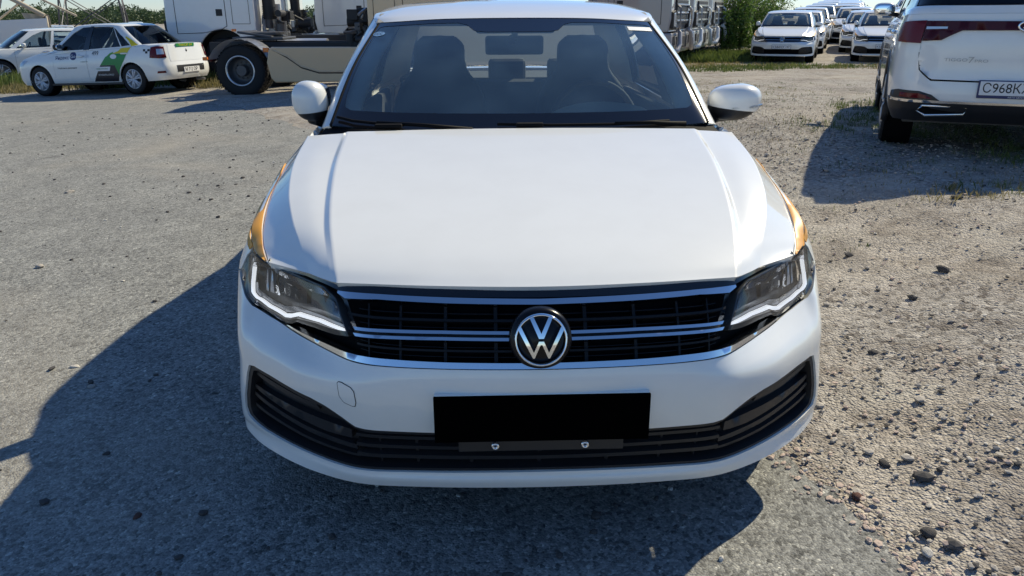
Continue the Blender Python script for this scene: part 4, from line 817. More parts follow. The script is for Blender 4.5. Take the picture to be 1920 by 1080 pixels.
# ------------------------------------------------------------------ the other kinds of car
paint('grey_white_paint', (.74, .75, .75)); mat('decal_green', (.02, .24, .05), .4); mat('decal_yellow', (.75, .58, .02), .4); mat('decal_black', (.012, .012, .02), .4); mat('decal_white', (.8, .8, .8), .4); mat('decal_navy', (.02, .03, .12), .4); mat('decal_lightgreen', (.10, .35, .03), .4); mat('hub_silver', (.62, .63, .66), .4, .25); mat('wheel_dark', (.05, .05, .052), .5)
def gen_car(name, label, cat, sp, loc, rz, group=None, tilt=None):
    """car built as four sheets: lower body wrap, deck ring, glasshouse wrap, roof cap"""
    L_, W = sp['L'], sp['W']; yf, yr = sp['axles']; px = [0, .5, .78, .92, .975, 1, 1, 1, 1, 1, .985, .93, .80, .5, 0]
    py = [0, .012, .06, .18, .38, yf, sp['yA'], sp['yB'], sp['yC'], yr, L_ - .42, L_ - .2, L_ - .07, L_ - .012, L_]
    rows = []
    for zf, zm, zr, xs, fi, ri in sp['rows']:
        rw = []
        for j in range(15):
            y = py[j]; z = float(np.interp(y, [0, yf, sp['yB'], yr, L_], [zf, (zf + zm) / 2 if len(rows) > 3 else zm, zm, (zr + zm) / 2, zr]))
            if j <= 4: y = y + fi * (1 - y / .6)
            if j >= 10: y = y - ri * (1 - (L_ - y) / .6)
            rw.append((W * xs * px[j], y, z))
        rows.append(rw)
    if 'top_fix' in sp:
        for j, p in sp['top_fix'].items(): rows[-1][j] = p
    S = Surf(rows, symN=True); nk = len(rows) - 1
    GB_, GT_ = np.array(sp['GB'], float), np.array(sp['GT'], float); mid = (GB_ + GT_) / 2
    for j in range(15): mid[j] += np.array([.02 if 3 <= j <= 11 else 0, -.02 if j < 3 else (.02 if j > 11 else 0), .01 if (j < 3 or j > 11) else 0])
    Gs = Surf([GB_, mid, GT_], symN=True)
    top = np.array(rows[-1]); mr = top * .5 + GB_ * .5
    for j in range(15): mr[j, 2] += sp.get('crown', .02) * (1 if j <= 5 or j >= 10 else .2)
    DK = Surf([top, mr, GB_], symN=True)
    yc = (GT_[0, 1] + GT_[14, 1]) / 2; zc_ = sp['roof_z']; c1 = GT_ * [.8, 1, 1]; c2 = GT_ * [0, 1, 1]
    for j in range(15):
        for arr, f in ((c1, .15), (c2, .4)): arr[j, 1] = arr[j, 1] + (yc - arr[j, 1]) * f
        q = abs(GT_[j, 1] - yc) / abs(GT_[0, 1] - yc); zz = zc_ - .05 * (q * .6) ** 2; c2[j, 2] = zz; c1[j, 2] = GT_[j, 2] * .3 + zz * .7
    RC = Surf([GT_, c1, c2], symN=True)
    car = thing(name, label, cat, loc, rz, group, tilt); P = sp.get('paint', 'white_paint'); r = sp['wheel_r']; za = sp.get('arch_z', r)
    res = sp.get('res', .06)
    def arch(yc_, a0, a1, box, n=16): return arch_pts(yc_, za, r * 1.13, a0, a1, n, S, box)
    fa = arch(yf, 205, -25, (3.2, 6.9, 0, nk)); ra = arch(yr, 205, -25, (7.3, 11, 0, nk))
    d1 = [(6.0, .55), (7.0, .55), (7.0, nk - .02), (6.0, nk - .02)]; t_r = [p for p in ra if p[1] > .6][0][0]
    aw = [p for p in ra if p[1] > .62 and p[0] < 8.75]
    d2 = [(7.0, .55), (max(7.3, aw[0][0] - .06), .55)] + [(p[0] - .05, p[1] + .05) for p in aw] + [(8.78, nk - .02), (7.0, nk - .02)]
    b_ = bmesh.new(); pan(b_, S, [(0, 0)] + [(t, 0) for t in (1, 2, 3)] + fa + [(7, 0)] + ra + [(11.2, 0), (12, 0), (13, 0), (14, 0), (14, nk), (12, nk), (10, nk), (8, nk), (6, nk), (4, nk), (2, nk), (0, nk)], holes=[d1, d2], res=res, rim=.015, both=True)
    pan(b_, DK, [(5.6, 0), (9.4, 0), (9.4, 2), (5.6, 2)], res=res, rim=0, both=True)
    body = obj('body', b_, P, car, weld=1e-4)
    for nm, d in (('front_door', d1), ('rear_door', d2)):
        dd = ppair(nm, S, d, P, car, res=res, gap=.005, rim=.012)
        for i, s_ in enumerate((1, -1)):
            p_ = S(6.82 if nm[0] == 'f' else 8.55, nk - .75)[0]; b_ = bmesh.new(); blob(b_, (s_ * (p_[0] + .012), p_[1], p_[2]), (.018, .10, .018), 3, 12, 8); obj('handle', b_, sp.get('handle', P), dd[i])
    panel('hood', DK, sym([(0, 0), (2, 0), (4, 0), (5.6, 0), (5.6, 2), (4, 2), (2, 2), (0, 2)]), P, car, res=res, gap=.003, rim=.012)
    b_ = bmesh.new(); pan(b_, DK, [(9.4, 0), (14, 0), (14, 2), (9.4, 2)], res=res, gap=.002, rim=.01, both=True); obj('rear_deck', b_, P, car, weld=1e-4)
    # glass and pillars
    gl = sp.get('glass', 'side_glass'); gr_ = sp.get('rear_glass', gl)
    panel('windscreen', Gs, sym([(0, .03), (2, .03), (3.9, .03), (3.9, 1.96), (2, 1.96), (0, 1.96)]), gl, car, res=res, rim=.004, off=-.004)
    wins = sp['windows']; fr = []
    for w_ in wins: ppair('side_window', Gs, w_, gr_ if w_[0][0] > sp.get('privacy_from', 99) else gl, car, res=res, off=-.006, rim=.004); fr.append(w_)
    pair('pillar_frame', sp.get('frame', P), car, lambda bm_, fl: pan(bm_, Gs, [(3.95, 0), (6, 0), (9, 0), (10.9, 0), (10.9, 2), (8, 2), (3.95, 2)], holes=fr, res=res, rim=.015, flip=fl))
    b_ = bmesh.new(); pan(b_, Gs, [(10.95, .05), (14, .05), (14, 1.93), (10.95, 1.93)], res=res, rim=.004, off=-.004, both=True); obj('rear_window', b_, gr_, car, weld=1e-4)
    b_ = bmesh.new(); pan(b_, RC, [(0, 0), (14, 0), (14, 2), (0, 2)], res=res * 1.3, rim=.01, both=True); obj('roof', b_, P, car, weld=1e-3)
    # cabin
    b_ = bmesh.new(); bx(b_, (0, L_ / 2, .27), (W * 1.65, L_ * .8, .05)); bx(b_, (0, sp['yA'] + .15, .62), (W * 1.6, .35, .5), .05); bx(b_, (0, sp['yC'] - .1, .6), (W * 1.5, .2, .6), .05)
    obj('cabin_floor', b_, 'interior_dark', car); zs = GB_[7, 2]
    for x_, y_ in ((-.37, sp['yB'] - .15), (.37, sp['yB'] - .15), (-.37, sp['yC'] - .05), (.37, sp['yC'] - .05)):
        b_ = bmesh.new(); blob(b_, (x_, y_, .62), (.23, .09, .38), 3.5, 20, 10); blob(b_, (x_, y_ + .05, zs + .14), (.135, .055, .14), 3, 16, 8); obj('seat', b_, 'interior_dark', car)
    b_ = bmesh.new(); ring = [(.37 + .18 * math.cos(a), sp['yA'] + .48 + .07 * math.sin(a), zs - .02 + .17 * math.sin(a)) for a in [2 * math.pi * i / 24 for i in range(25)]]; tube(b_, ring, .014, 6, False); obj('steering_wheel', b_, 'interior_dark', car)
    for s_ in (1, -1):
        for y_ in (yf, yr): make_wheel(car, (s_ * (W - sp.get('tyre_w', .2) * .55), y_, r), r, sp.get('tyre_w', .2), s_, sp.get('spokes', 7), rim_r=sp.get('rim_r'), rimmat=sp.get('rimmat', 'hub_silver'), n=32)
        for y_ in (yf, yr):
            b_ = bmesh.new(); lathe(b_, [(-.14, r * 1.13), (.09, r * 1.13)], (s_ * (W - .12), y_, za), 'x', 32, s_); bx(b_, (s_ * (W - .27), y_, za + .12), (.04, r * 2.1, .5)); obj('wheel_liner', b_, 'black_void', car)
        mp = Gs(6.1, .15)[0]; b_ = bmesh.new(); blob(b_, (s_ * (mp[0] + .13), mp[1] - .02, mp[2] + .06), (.11, .06, .07), 2.8, 20, 12); mo = obj('mirror', b_, sp.get('mirror', P), car)
        b_ = bmesh.new(); tube(b_, [(s_ * (mp[0] - .02), mp[1], mp[2]), (s_ * (mp[0] + .1), mp[1], mp[2] + .02)], .025, 8); obj('mirror_arm', b_, 'black_plastic', mo)
        b_ = bmesh.new(); blob(b_, (s_ * (mp[0] + .132), mp[1] + .032, mp[2] + .06), (.095, .012, .056), 3, 16, 8); obj('mirror_glass', b_, 'mirror_glass', mo)
    return car, S, DK, Gs, nk
def on_side(S, box, s_=1, off=.004):
    """map (y, z) arrays onto the car's flank"""
    def f(y, z):
        tk = np.array(S.inv_yz(np.stack([y, z], 1), box)); P = S(tk[:, 0], tk[:, 1]) + S.nrm(tk[:, 0], tk[:, 1]) * off; P[:, 0] *= s_; return P
    return f

# --- taxi
LG = dict(L=4.35, W=.867, axles=(.82, 3.455), yA=1.28, yB=2.25, yC=3.1, wheel_r=.31, roof_z=1.517, arch_z=.32, tyre_w=.185, spokes=6, rim_r=.205, mirror='black_plastic', crown=.025,
    rows=[(.22,.21,.27,.93,.06,.06),(.34,.33,.37,.985,.0,.01),(.50,.50,.52,1.0,0,0),(.60,.66,.64,1.0,.02,.03),(.70,.80,.84,.985,.08,.07),(.78,.945,1.015,.93,.20,.10)],
    GB=[(0,1.02,.955),(.4,1.04,.955),(.62,1.10,.955),(.71,1.18,.952),(.745,1.24,.945),(.775,1.32,.942),(.80,1.5,.945),(.81,2.25,.955),(.80,3.1,.985),(.785,3.4,1.0),(.74,3.62,1.01),(.66,3.72,1.015),(.5,3.78,1.02),(.3,3.80,1.02),(0,3.81,1.02)],
    GT=[(0,1.72,1.465),(.3,1.73,1.462),(.48,1.77,1.455),(.56,1.81,1.445),(.59,1.85,1.45),(.605,1.92,1.462),(.615,2.05,1.472),(.61,2.4,1.482),(.595,2.85,1.470),(.58,3.0,1.455),(.56,3.1,1.44),(.53,3.16,1.43),(.42,3.2,1.435),(.25,3.215,1.44),(0,3.22,1.44)],
    windows=[[(5.35,.06),(6.95,.06),(6.95,1.86),(6.35,1.86),(5.9,1.45)], [(7.06,.06),(8.25,.06),(8.35,1.84),(7.06,1.86)], [(8.34,.06),(9.3,.10),(9.15,.9),(8.75,1.55),(8.42,1.80)]], frame='white_paint')
TX = (-10.5 + 0.0, 17.25)
th = R(19)
hd = Vector((-math.cos(th), math.sin(th), 0))          # the way the taxi points
rc = Vector((-7.95, 16.35, 0)); side_n = Vector((math.sin(th), math.cos(th), 0))
# local -y is forward; local origin is the middle of the nose
def place_car(front_axle_y, near_wheel, hd_, halfw, near_side):
    """origin of a car whose near rear/front wheel touches a given point; near_side +1 when local +x faces the viewer"""
    lx = Vector((-hd_.y, hd_.x, 0))      # local +x (car's left)
    o_ = Vector(near_wheel) + hd_ * front_axle_y - lx * halfw * near_side; rz_ = math.atan2(-hd_.x * -1, -hd_.y) if False else math.atan2(hd_.x, -hd_.y); return o_, rz_
o_, rz_ = place_car(LG['axles'][1], rc, hd, LG['W'] - .1, 1); zt = gzf(-9.0, 17.2) + .0
za_, zb_ = gzf(o_.x, o_.y), gzf(o_.x - hd.x * 4.3, o_.y - hd.y * 4.3); zl = gzf(-8.8, 16.4)
taxi, TS, TDK, TG, tk_ = gen_car('taxi', 'white taxi saloon with green and yellow side decal, parked behind the asphalt', 'taxi', LG, (o_.x, o_.y, (za_ + zb_) / 2 - .06), rz_, tilt=(math.atan2(zb_ - za_, 4.3), 0))
ppair('centre_pillar', TG, [(6.90, .02), (7.10, .02), (7.10, 1.90), (6.90, 1.90)], 'black_gloss', taxi, res=.06, off=.003, rim=.003)
bxs = (4.5, 11.5, 0, tk_)
side_f = on_side(TS, bxs, 1, .004)
def flank(yy0, zz0): return lambda u, v: side_f(yy0 + u, zz0 + v)
text_on('lettering', 'Яндекс', .105, taxi, 'decal_navy', flank(1.36, .775), width=.40); text_on('lettering', 'Такси', .105, taxi, 'silver_plastic', flank(2.02, .80), width=.30)
def decal(nm, yz, mt, off=.004, dens=.06):
    lp_ = densify(yz, 1, 1, dens); q = TS.inv_yz(lp_, bxs); b_ = bmesh.new(); pan(b_, TS, q if np.sum([(a[0] * b[1] - b[0] * a[1]) for a, b in zip(q, q[1:] + q[:1])]) > 0 else q[::-1], res=.05, off=off, rim=.0); return obj(nm, b_, mt, taxi)
decal('emblem', chaikin([(1.79, .755), (1.97, .755), (1.97, .925), (1.79, .925)], 3), 'decal_navy'); text_on('lettering', 'Go', .10, taxi, 'decal_white', on_side(TS, bxs, 1, .007) if False else (lambda u, v: on_side(TS, bxs, 1, .008)(1.81 + u, .80 + v)), width=.14)
text_on('lettering', 'Надёжное движение', .05, taxi, 'print_black', flank(1.40, .57), width=.55); text_on('lettering', '499', .13, taxi, 'print_black', flank(2.42, .84), width=.18)
text_on('lettering', 'скидка 5%', .035, taxi, 'print_black', flank(2.08, .70), width=.2)
decal('side_decal', [(2.35, .27), (3.02, .27), (3.10, .40), (3.02, .62), (2.62, .62)], 'decal_black'); decal('side_decal', [(2.62, .622), (3.02, .622), (3.10, .40), (3.14, .52), (3.30, .72), (3.40, .86), (2.98, .86), (2.80, .80)], 'decal_green', .005)
decal('side_decal', [(2.98, .862), (3.40, .862), (3.50, .99), (3.26, .99), (3.15, .91)], 'decal_yellow', .005); decal('side_decal', [(2.83, .802), (3.0, .855), (3.02, .90), (2.92, .87)], 'decal_lightgreen', .006)
b_ = bmesh.new(); pan(b_, TG, [(9.34, .0), (10.2, .0), (10.0, .6), (9.6, .95), (9.42, .85), (9.5, .5)], res=.05, off=.004, rim=0); obj('side_decal', b_, 'decal_yellow', taxi)
decal('side_decal', [(2.46, .50), (2.86, .50), (2.90, .59), (2.50, .59)], 'decal_white', .008); text_on('lettering', 'НОВОСТРОЙКИ', .045, taxi, 'decal_green', (lambda u, v: on_side(TS, bxs, 1, .011)(2.50 + u, .53 + v)), width=.32)
text_on('lettering', 'АВТОМОБИЛЬ В АРЕНДУ', .05, taxi, 'decal_white', (lambda u, v: on_side(TS, bxs, 1, .009)(2.52 + u, .40 + v)), width=.44)
decal('side_decal', [(p + .0, q) for p, q in [(3.02 + .09 * math.cos(a), .80 + .05 * math.sin(a)) for a in [2 * math.pi * i / 14 for i in range(14)]]], 'decal_white', .009)
for i in range(4):
    for j in range(2):
        if (i + j) % 2 == 0: decal('checker', [(3.83 + i * .055, .885 - j * .045), (3.885 + i * .055, .885 - j * .045), (3.885 + i * .055, .93 - j * .045), (3.83 + i * .055, .93 - j * .045)], 'print_black', .004, .03)
for s_ in (False, True):
    b_ = bmesh.new(); pan(b_, TS, [(10.25, 3.55), (11.5, 3.45), (12.25, 3.5), (12.15, 4.72), (11.3, 4.85), (10.5, 4.75)], res=.04, off=.012, rim=.014, flip=s_); tl__ = obj('tail_lamp', b_, 'red_lens', taxi)
    b_ = bmesh.new(); pan(b_, TS, [(11.2, 3.85), (12.1, 3.85), (12.05, 4.45), (11.2, 4.5)], res=.04, off=.015, rim=.003, flip=s_); obj('reverse_lamp', b_, 'silver_plastic', tl__)
    b_ = bmesh.new(); pan(b_, TS, [(10.7, 1.35), (11.8, 1.35), (11.75, 1.62), (10.8, 1.62)], res=.04, off=.006, rim=.006, flip=s_); obj('reflector', b_, 'red_lens', taxi)
b_ = bmesh.new(); pan(b_, TS, [(12.55, 3.05), (14, 3.05), (14, 4.95), (12.55, 4.95)], res=.05, off=.004, gap=.004, rim=.02, both=True); obj('boot_lid', b_, 'white_paint', taxi, weld=1e-4)
b_ = bmesh.new(); pan(b_, TS, [(12.95, 1.35), (14, 1.35), (14, 2.35), (12.95, 2.35)], res=.05, off=.004, rim=.01, both=True); obj('plate_recess', b_, 'black_plastic', taxi, weld=1e-4)
b_ = bmesh.new(); bx(b_, (0, 4.358, .455), (.52, .012, .112), .004); pl = obj('number_plate', b_, 'plate_white', taxi); pl['label'] = 'white rear number plate with black characters'
text_on('lettering', 'М 712 ОР', .11, pl, 'print_black', lambda u, v: np.stack([.22 - u, np.full(len(u), 4.366), .42 + v], 1), width=.40)
b_ = bmesh.new(); bx(b_, (0, 4.27, .985), (.60, .014, .07), .004); ns = obj('number_strip', b_, 'decal_green', taxi); text_on('lettering', 'ТАКСИ 24', .06, ns, 'decal_yellow', lambda u, v: np.stack([.22 - u, np.full(len(u), 4.28), .965 + v], 1), width=.44)
b_ = bmesh.new(); prism(b_, [(0, .045), (.032, 0), (0, -.045), (-.032, 0)], 4.268, 4.285, 'y', .003); bmesh.ops.translate(b_, verts=b_.verts[:], vec=(0, 0, .86)); obj('badge', b_, 'chrome', taxi)
text_on('lettering', 'LOGAN', .05, taxi, 'print_black', lambda u, v: np.stack([.08 - u, np.full(len(u), 4.285), .76 + v], 1), width=.16)
for s_ in (False, True):
    b_ = bmesh.new(); pan(b_, TS, [(1.7, 3.3), (3.8, 3.3), (4.3, 4.4), (3.6, 4.55), (1.8, 4.3)], res=.05, off=.006, rim=.01, flip=s_); obj('headlamp', b_, 'silver_plastic', taxi)
panel('grille', TS, sym([(0, 3.2), (1.4, 3.2), (1.5, 4.2), (0, 4.3)]), 'black_plastic', taxi, res=.06, off=.005, rim=.01)
b_ = bmesh.new(); cyl(b_, (-.35, 4.28, .22), .03, .22, 'y', 14); obj('tailpipe', b_, 'steel', taxi)
for s_ in (1, -1):
    b_ = bmesh.new(); bx(b_, (s_ * .80, 2.1, .225), (.09, 2.1, .05), .01); obj('sill_trim', b_, 'black_plastic', taxi)

# --- crossovers: the one parked on the right and the one behind the taxi share a pattern
CH = dict(L=4.5, W=.921, axles=(.87, 3.54), yA=1.30, yB=2.35, yC=3.2, wheel_r=.36, roof_z=1.66, arch_z=.38, tyre_w=.225, spokes=5, rim_r=.245, crown=.03, rimmat='silver_plastic', frame='black_gloss', handle='chrome',
    rows=[(.26,.22,.30,.93,.05,.12),(.40,.36,.42,.985,.0,.01),(.58,.54,.55,1.0,0,0),(.74,.74,.70,1.0,.01,.015),(.88,.92,.92,.985,.05,.02),(.98,1.05,1.12,.945,.12,.045)],
    GB=[(0,.98,1.07),(.4,1.0,1.07),(.64,1.06,1.07),(.75,1.14,1.065),(.79,1.2,1.06),(.82,1.32,1.055),(.85,1.5,1.06),(.862,2.35,1.08),(.855,3.2,1.12),(.845,3.6,1.15),(.82,4.0,1.165),(.79,4.2,1.175),(.68,4.34,1.18),(.42,4.41,1.18),(0,4.43,1.18)],
    GT=[(0,1.70,1.585),(.3,1.71,1.583),(.50,1.75,1.578),(.60,1.80,1.57),(.63,1.85,1.573),(.65,1.95,1.583),(.665,2.1,1.595),(.67,2.5,1.612),(.665,3.2,1.60),(.655,3.6,1.585),(.64,3.8,1.572),(.625,3.92,1.562),(.52,4.02,1.56),(.32,4.08,1.562),(0,4.10,1.565)],
    windows=[[(5.3,.06),(6.95,.06),(6.95,1.84),(6.4,1.84),(5.9,1.45)], [(7.06,.06),(8.5,.06),(8.5,1.80),(7.06,1.84)], [(8.6,.10),(9.9,.30),(9.7,1.2),(9.2,1.66),(8.6,1.74)]], privacy_from=7.0, rear_glass='privacy_glass')
hd2 = Vector((math.sin(R(25)), math.cos(R(25)), 0)); o_, rz_ = place_car(CH['axles'][1], Vector((3.60, 5.42, 0)), hd2, CH['W'] - .10, 1)
suv, VS, VDK, VG, vk = gen_car('parked_car', 'white crossover with dark red light bar seen from behind, its shadow on the dirt', 'car', CH, (o_.x, o_.y, .262), rz_)
def vrear(nm, loop, mt, off=.006, rim=.008, par=suv, **kw):
    b_ = bmesh.new(); pan(b_, VS, loop, res=.04, off=off, rim=rim, both=True, **kw); return obj(nm, b_, mt, par, weld=1e-4)
gate = vrear('tailgate', [(12.12, 3.0), (12.5, 2.54), (14, 2.52), (14, 4.98), (11.9, 4.98), (12.0, 3.4)], 'white_paint', .004, .02, gap=.004)
vrear('tailgate_gap', [(12.08, 2.98), (12.48, 2.48), (14, 2.46), (14, 2.56), (12.5, 2.58), (12.16, 3.03), (12.04, 3.6), (11.96, 3.6)], 'black_void', .002, 0)
lb = vrear('light_bar', [(12.0, 4.36), (14, 4.38), (14, 4.70), (12.0, 4.72)], 'dark_red_lens', .026, .03, gate)
for fl in (False, True):
    b_ = bmesh.new(); pan(b_, VS, [(10.55, 3.92), (11.98, 3.90), (11.98, 4.74), (10.6, 4.70), (10.45, 4.3)], res=.04, off=.022, rim=.025, flip=fl); tl__ = obj('tail_lamp', b_, 'red_lens', suv)
    b_ = bmesh.new(); pan(b_, VS, [(12.02, 3.98), (12.55, 4.02), (12.95, 4.37), (12.02, 4.36)], res=.04, off=.025, rim=.03, flip=fl); obj('tail_lamp', b_, 'dark_red_lens', suv)
    b_ = bmesh.new(); pan(b_, VS, [(12.05, 4.40), (12.62, 4.42), (12.62, 4.50), (12.05, 4.50)], res=.03, off=.029, rim=.004, flip=fl); obj('reverse_lamp', b_, 'silver_plastic', suv)
    b_ = bmesh.new(); pan(b_, VS, [(10.45, 1.45), (12.75, 1.40), (12.55, 1.72), (12.2, 1.90), (11.2, 1.93), (10.6, 1.82)], res=.04, off=.008, rim=.008, flip=fl); lr = obj('fog_lamp_housing', b_, 'black_plastic', suv)
    b_ = bmesh.new(); pan(b_, VS, [(11.35, 1.52), (12.58, 1.48), (12.4, 1.68), (12.2, 1.77), (11.4, 1.78)], res=.04, off=.012, rim=.004, flip=fl); obj('reflector', b_, 'red_lens', lr)
vrear('chrome_trim', [(10.6, 1.28), (12.6, 1.25), (14, 1.25), (14, 1.37), (12.75, 1.39), (10.7, 1.43)], 'satin_chrome', .014, .014)
vrear('lower_bumper', [(10.2, .0), (14, .0), (14, 1.24), (12.6, 1.24), (10.6, 1.26), (10.2, 1.45)], 'black_plastic', .008, .01)
for s_ in (1, -1):
    b_ = bmesh.new(); xs_ = [s_ * q for q in (.66, .40, .34, .36, .63, .69)]; zs_ = [.455, .455, .445, .395, .36, .40] if False else [.425, .425, .415, .365, .35, .385]
    tube(b_, [(x_ * 1.0, 4.480 - .12 * max(0, abs(x_) - .5), z_) for x_, z_ in zip(xs_, zs_)] + [(xs_[0], 4.480 - .12 * .16, zs_[0])], .011, 8); obj('exhaust_trim', b_, 'chrome', suv)
    b_ = bmesh.new(); prism(b_, [(x_, z_) for x_, z_ in zip(xs_, zs_)], 4.455, 4.462, 'y'); obj('exhaust_opening', b_, 'black_void', suv)
    b_ = bmesh.new(); tube(b_, [(s_ * (.900), CH['axles'][1] + .41 * math.cos(a), .38 + .41 * math.sin(a)) for a in [R(-20 + 220 * i / 24) for i in range(25)]], .028, 8); obj('arch_trim', b_, 'black_plastic', suv)
    b_ = bmesh.new(); tube(b_, [(s_ * (.900), CH['axles'][0] + .41 * math.cos(a), .38 + .41 * math.sin(a)) for a in [R(-20 + 220 * i / 24) for i in range(25)]], .028, 8); obj('arch_trim', b_, 'black_plastic', suv)
    b_ = bmesh.new(); tube(b_, [(s_ * .62, 1.95, 1.63), (s_ * .60, 2.2, 1.665), (s_ * .60, 3.4, 1.66), (s_ * .60, 3.75, 1.61)], .016, 8); obj('roof_rail', b_, 'satin_chrome', suv)
# plate, emblem, lettering on the tailgate
b_ = bmesh.new(); bx(b_, (.03, 4.512, .568), (.535, .014, .135), .005); ph = obj('plate_holder', b_, 'decal_navy', suv)
b_ = bmesh.new(); bx(b_, (.03, 4.521, .576), (.512, .008, .104), .003); pl = obj('number_plate', b_, 'plate_white', suv)
def vp(x0, z0, y0=4.527): return lambda u, v: np.stack([x0 - u, np.full(len(u), y0), z0 + v], 1)
text_on('lettering', 'С968КХ', .10, pl, 'print_black', vp(.265, .545), width=.315); text_on('lettering', '147', .075, pl, 'print_black', vp(-.095, .565), width=.11); text_on('lettering', 'RUS', .03, pl, 'print_black', vp(-.10, .535), width=.06)
b_ = bmesh.new(); bx(b_, (-.075, 4.526, .576), (.004, .003, .10)); obj('plate_line', b_, 'print_black', pl); text_on('lettering', 'АВТО ЦЕНТР', .016, ph, 'plate_white', vp(.09, .507, 4.520), width=.12)
em = bmesh.new()
for rx, rzz, a0, a1 in ((.105, .043, 0, 360),): tube(em, [(rx * math.cos(R(a)), 0, rzz * math.sin(R(a))) for a in range(a0, a1 + 1, 12)], .009, 8, False)
tube(em, [(-.045, 0, -.036), (0, 0, .030), (.045, 0, -.036)], .008, 6); tube(em, [(-.075, 0, -.012), (-.03, 0, .0), (0, 0, .030)], .006, 6); tube(em, [(.075, 0, -.012), (.03, 0, .0), (0, 0, .030)], .006, 6)
pe = VS(13.99, 4.54)[0]; bmesh.ops.translate(em, verts=em.verts[:], vec=(0, pe[1] + .028, pe[2])); obj('badge', em, 'chrome', suv)
pt = VS(13.2, 3.05)[0]; text_on('lettering', 'TIGGO', .034, suv, 'steel', vp(.56, pt[2] + .06, pt[1] + .016), width=.16); text_on('lettering', '7', .065, suv, 'steel', vp(.395, pt[2] + .05, pt[1] + .018), width=.04); text_on('lettering', 'PRO', .03, suv, 'steel', vp(.35, pt[2] + .055, pt[1] + .02), width=.09)
b_ = bmesh.new(); pan(b_, Surf([[(0,4.02,1.60),(.3,4.0,1.598),(.55,3.95,1.588)], [(0,4.24,1.565),(.3,4.21,1.563),(.53,4.12,1.558)]]), sym([(0,0),(2,0),(2,1),(0,1)]), res=.08, rim=.03); obj('roof_spoiler', b_, 'white_paint', suv)
b_ = bmesh.new(); tube(b_, [(0, 4.40, 1.24), (.25, 4.375, 1.27), (.38, 4.36, 1.30)], .012, 6); obj('rear_wiper', b_, 'black_plastic', suv)

# front trim used by the white crossover behind the taxi
hd3 = Vector((-.80, -.60, 0)).normalized(); o_, rz_ = place_car(CH['axles'][0], Vector((-15.2, 23.6, 0)), hd3, CH['W'] - .10, 1)
CH2 = dict(CH); CH2.update(frame='white_paint', privacy_from=99, rear_glass='side_glass', spokes=5, res=.07)
xo, XS, XDK, XG, xk = gen_car('parked_car', 'white crossover half hidden behind the taxi, its nose pointing left', 'car', CH2, (o_.x, o_.y, gzf(o_.x, o_.y) - .05), rz_)
for fl in (False, True):
    b_ = bmesh.new(); pan(b_, XS, [(1.9, 4.0), (3.4, 4.05), (4.0, 4.6), (3.6, 4.7), (2.0, 4.55)], res=.05, off=.008, rim=.01, flip=fl); obj('headlamp', b_, 'dark_smoke', xo)
panel('grille', XS, sym([(0, 2.6), (1.3, 2.7), (1.7, 4.3), (0, 4.35)]), 'black_plastic', xo, res=.06, off=.006, rim=.01); panel('lower_intake', XS, sym([(0, .7), (1.6, .7), (2.2, 1.7), (0, 1.7)]), 'black_plastic', xo, res=.06, off=.006, rim=.01)
# ------------------------------------------------------------------ tractor units
paint('truck_white', (.74, .76, .78)); paint('truck_grey_white', (.66, .69, .70)); paint('truck_beige', (.66, .45, .26), .38); paint('truck_grey', (.30, .29, .30), .38)
mat('chassis_black', (.02, .02, .022), .6); mat('engine_grey', (.09, .09, .095), .5, .4); mat('lamp_clear', (.5, .53, .57), .15, .3, coat=1.0)
def truck_wheel(parent, c, s_, dual=False, name='wheel'):
    t = None; r, w = .51, .30; bm = bmesh.new()
    offs = (0, -.34) if dual else (0,)
    for q in offs: lathe(bm, [(-w * .45 + q, .30), (-w * .5 + q, .34), (-w * .5 + q, r * .93), (-w * .4 + q, r), (w * .4 + q, r), (w * .5 + q, r * .93), (w * .5 + q, .34), (w * .45 + q, .30)], c, 'x', 40, s_)
    for i in range(40):
        th_ = 2 * math.pi * i / 40
        for q in offs:
            for u in (-.28, .28): bx(bm, (c[0] + s_ * (q + u * w), c[1] + r * math.cos(th_), c[2] + r * math.sin(th_)), (w * .42, .014, .05), rot=Matrix.Rotation(th_, 3, 'X'))
    t = obj(name, bm, 'rubber', parent); bm = bmesh.new()
    if dual: lathe(bm, [(.14, .305), (.15, .29), (.10, .275), (-.06, .265), (-.07, .12), (.03, .115), (.05, .10), (.05, .0)], c, 'x', 36, s_)
    else: lathe(bm, [(.14, .305), (.15, .29), (.12, .27), (.14, .20), (.17, .13), (.18, .11), (.18, 0)], c, 'x', 36, s_)
    obj('rim', bm, 'engine_grey' if dual else 'alloy', t)
    if dual:
        bm = bmesh.new(); lathe(bm, [(.135, .31), (.152, .30), (.15, .285), (.11, .272)], c, 'x', 36, s_); obj('rim_lip', bm, 'alloy', t)
    bm = bmesh.new()
    for i in range(10): cyl(bm, (c[0] + s_ * (-.055 if dual else .165), c[1] + .165 * math.cos(i * .628), c[2] + .165 * math.sin(i * .628)), .016, .05, 'x', 8)
    if dual: cyl(bm, (c[0] + s_ * .02, c[1], c[2]), .105, .12, 'x', 20); cyl(bm, (c[0] - s_ * .072, c[1], c[2]), .262, .01, 'x', 30)
    obj('hub', bm, 'engine_grey', t); return t
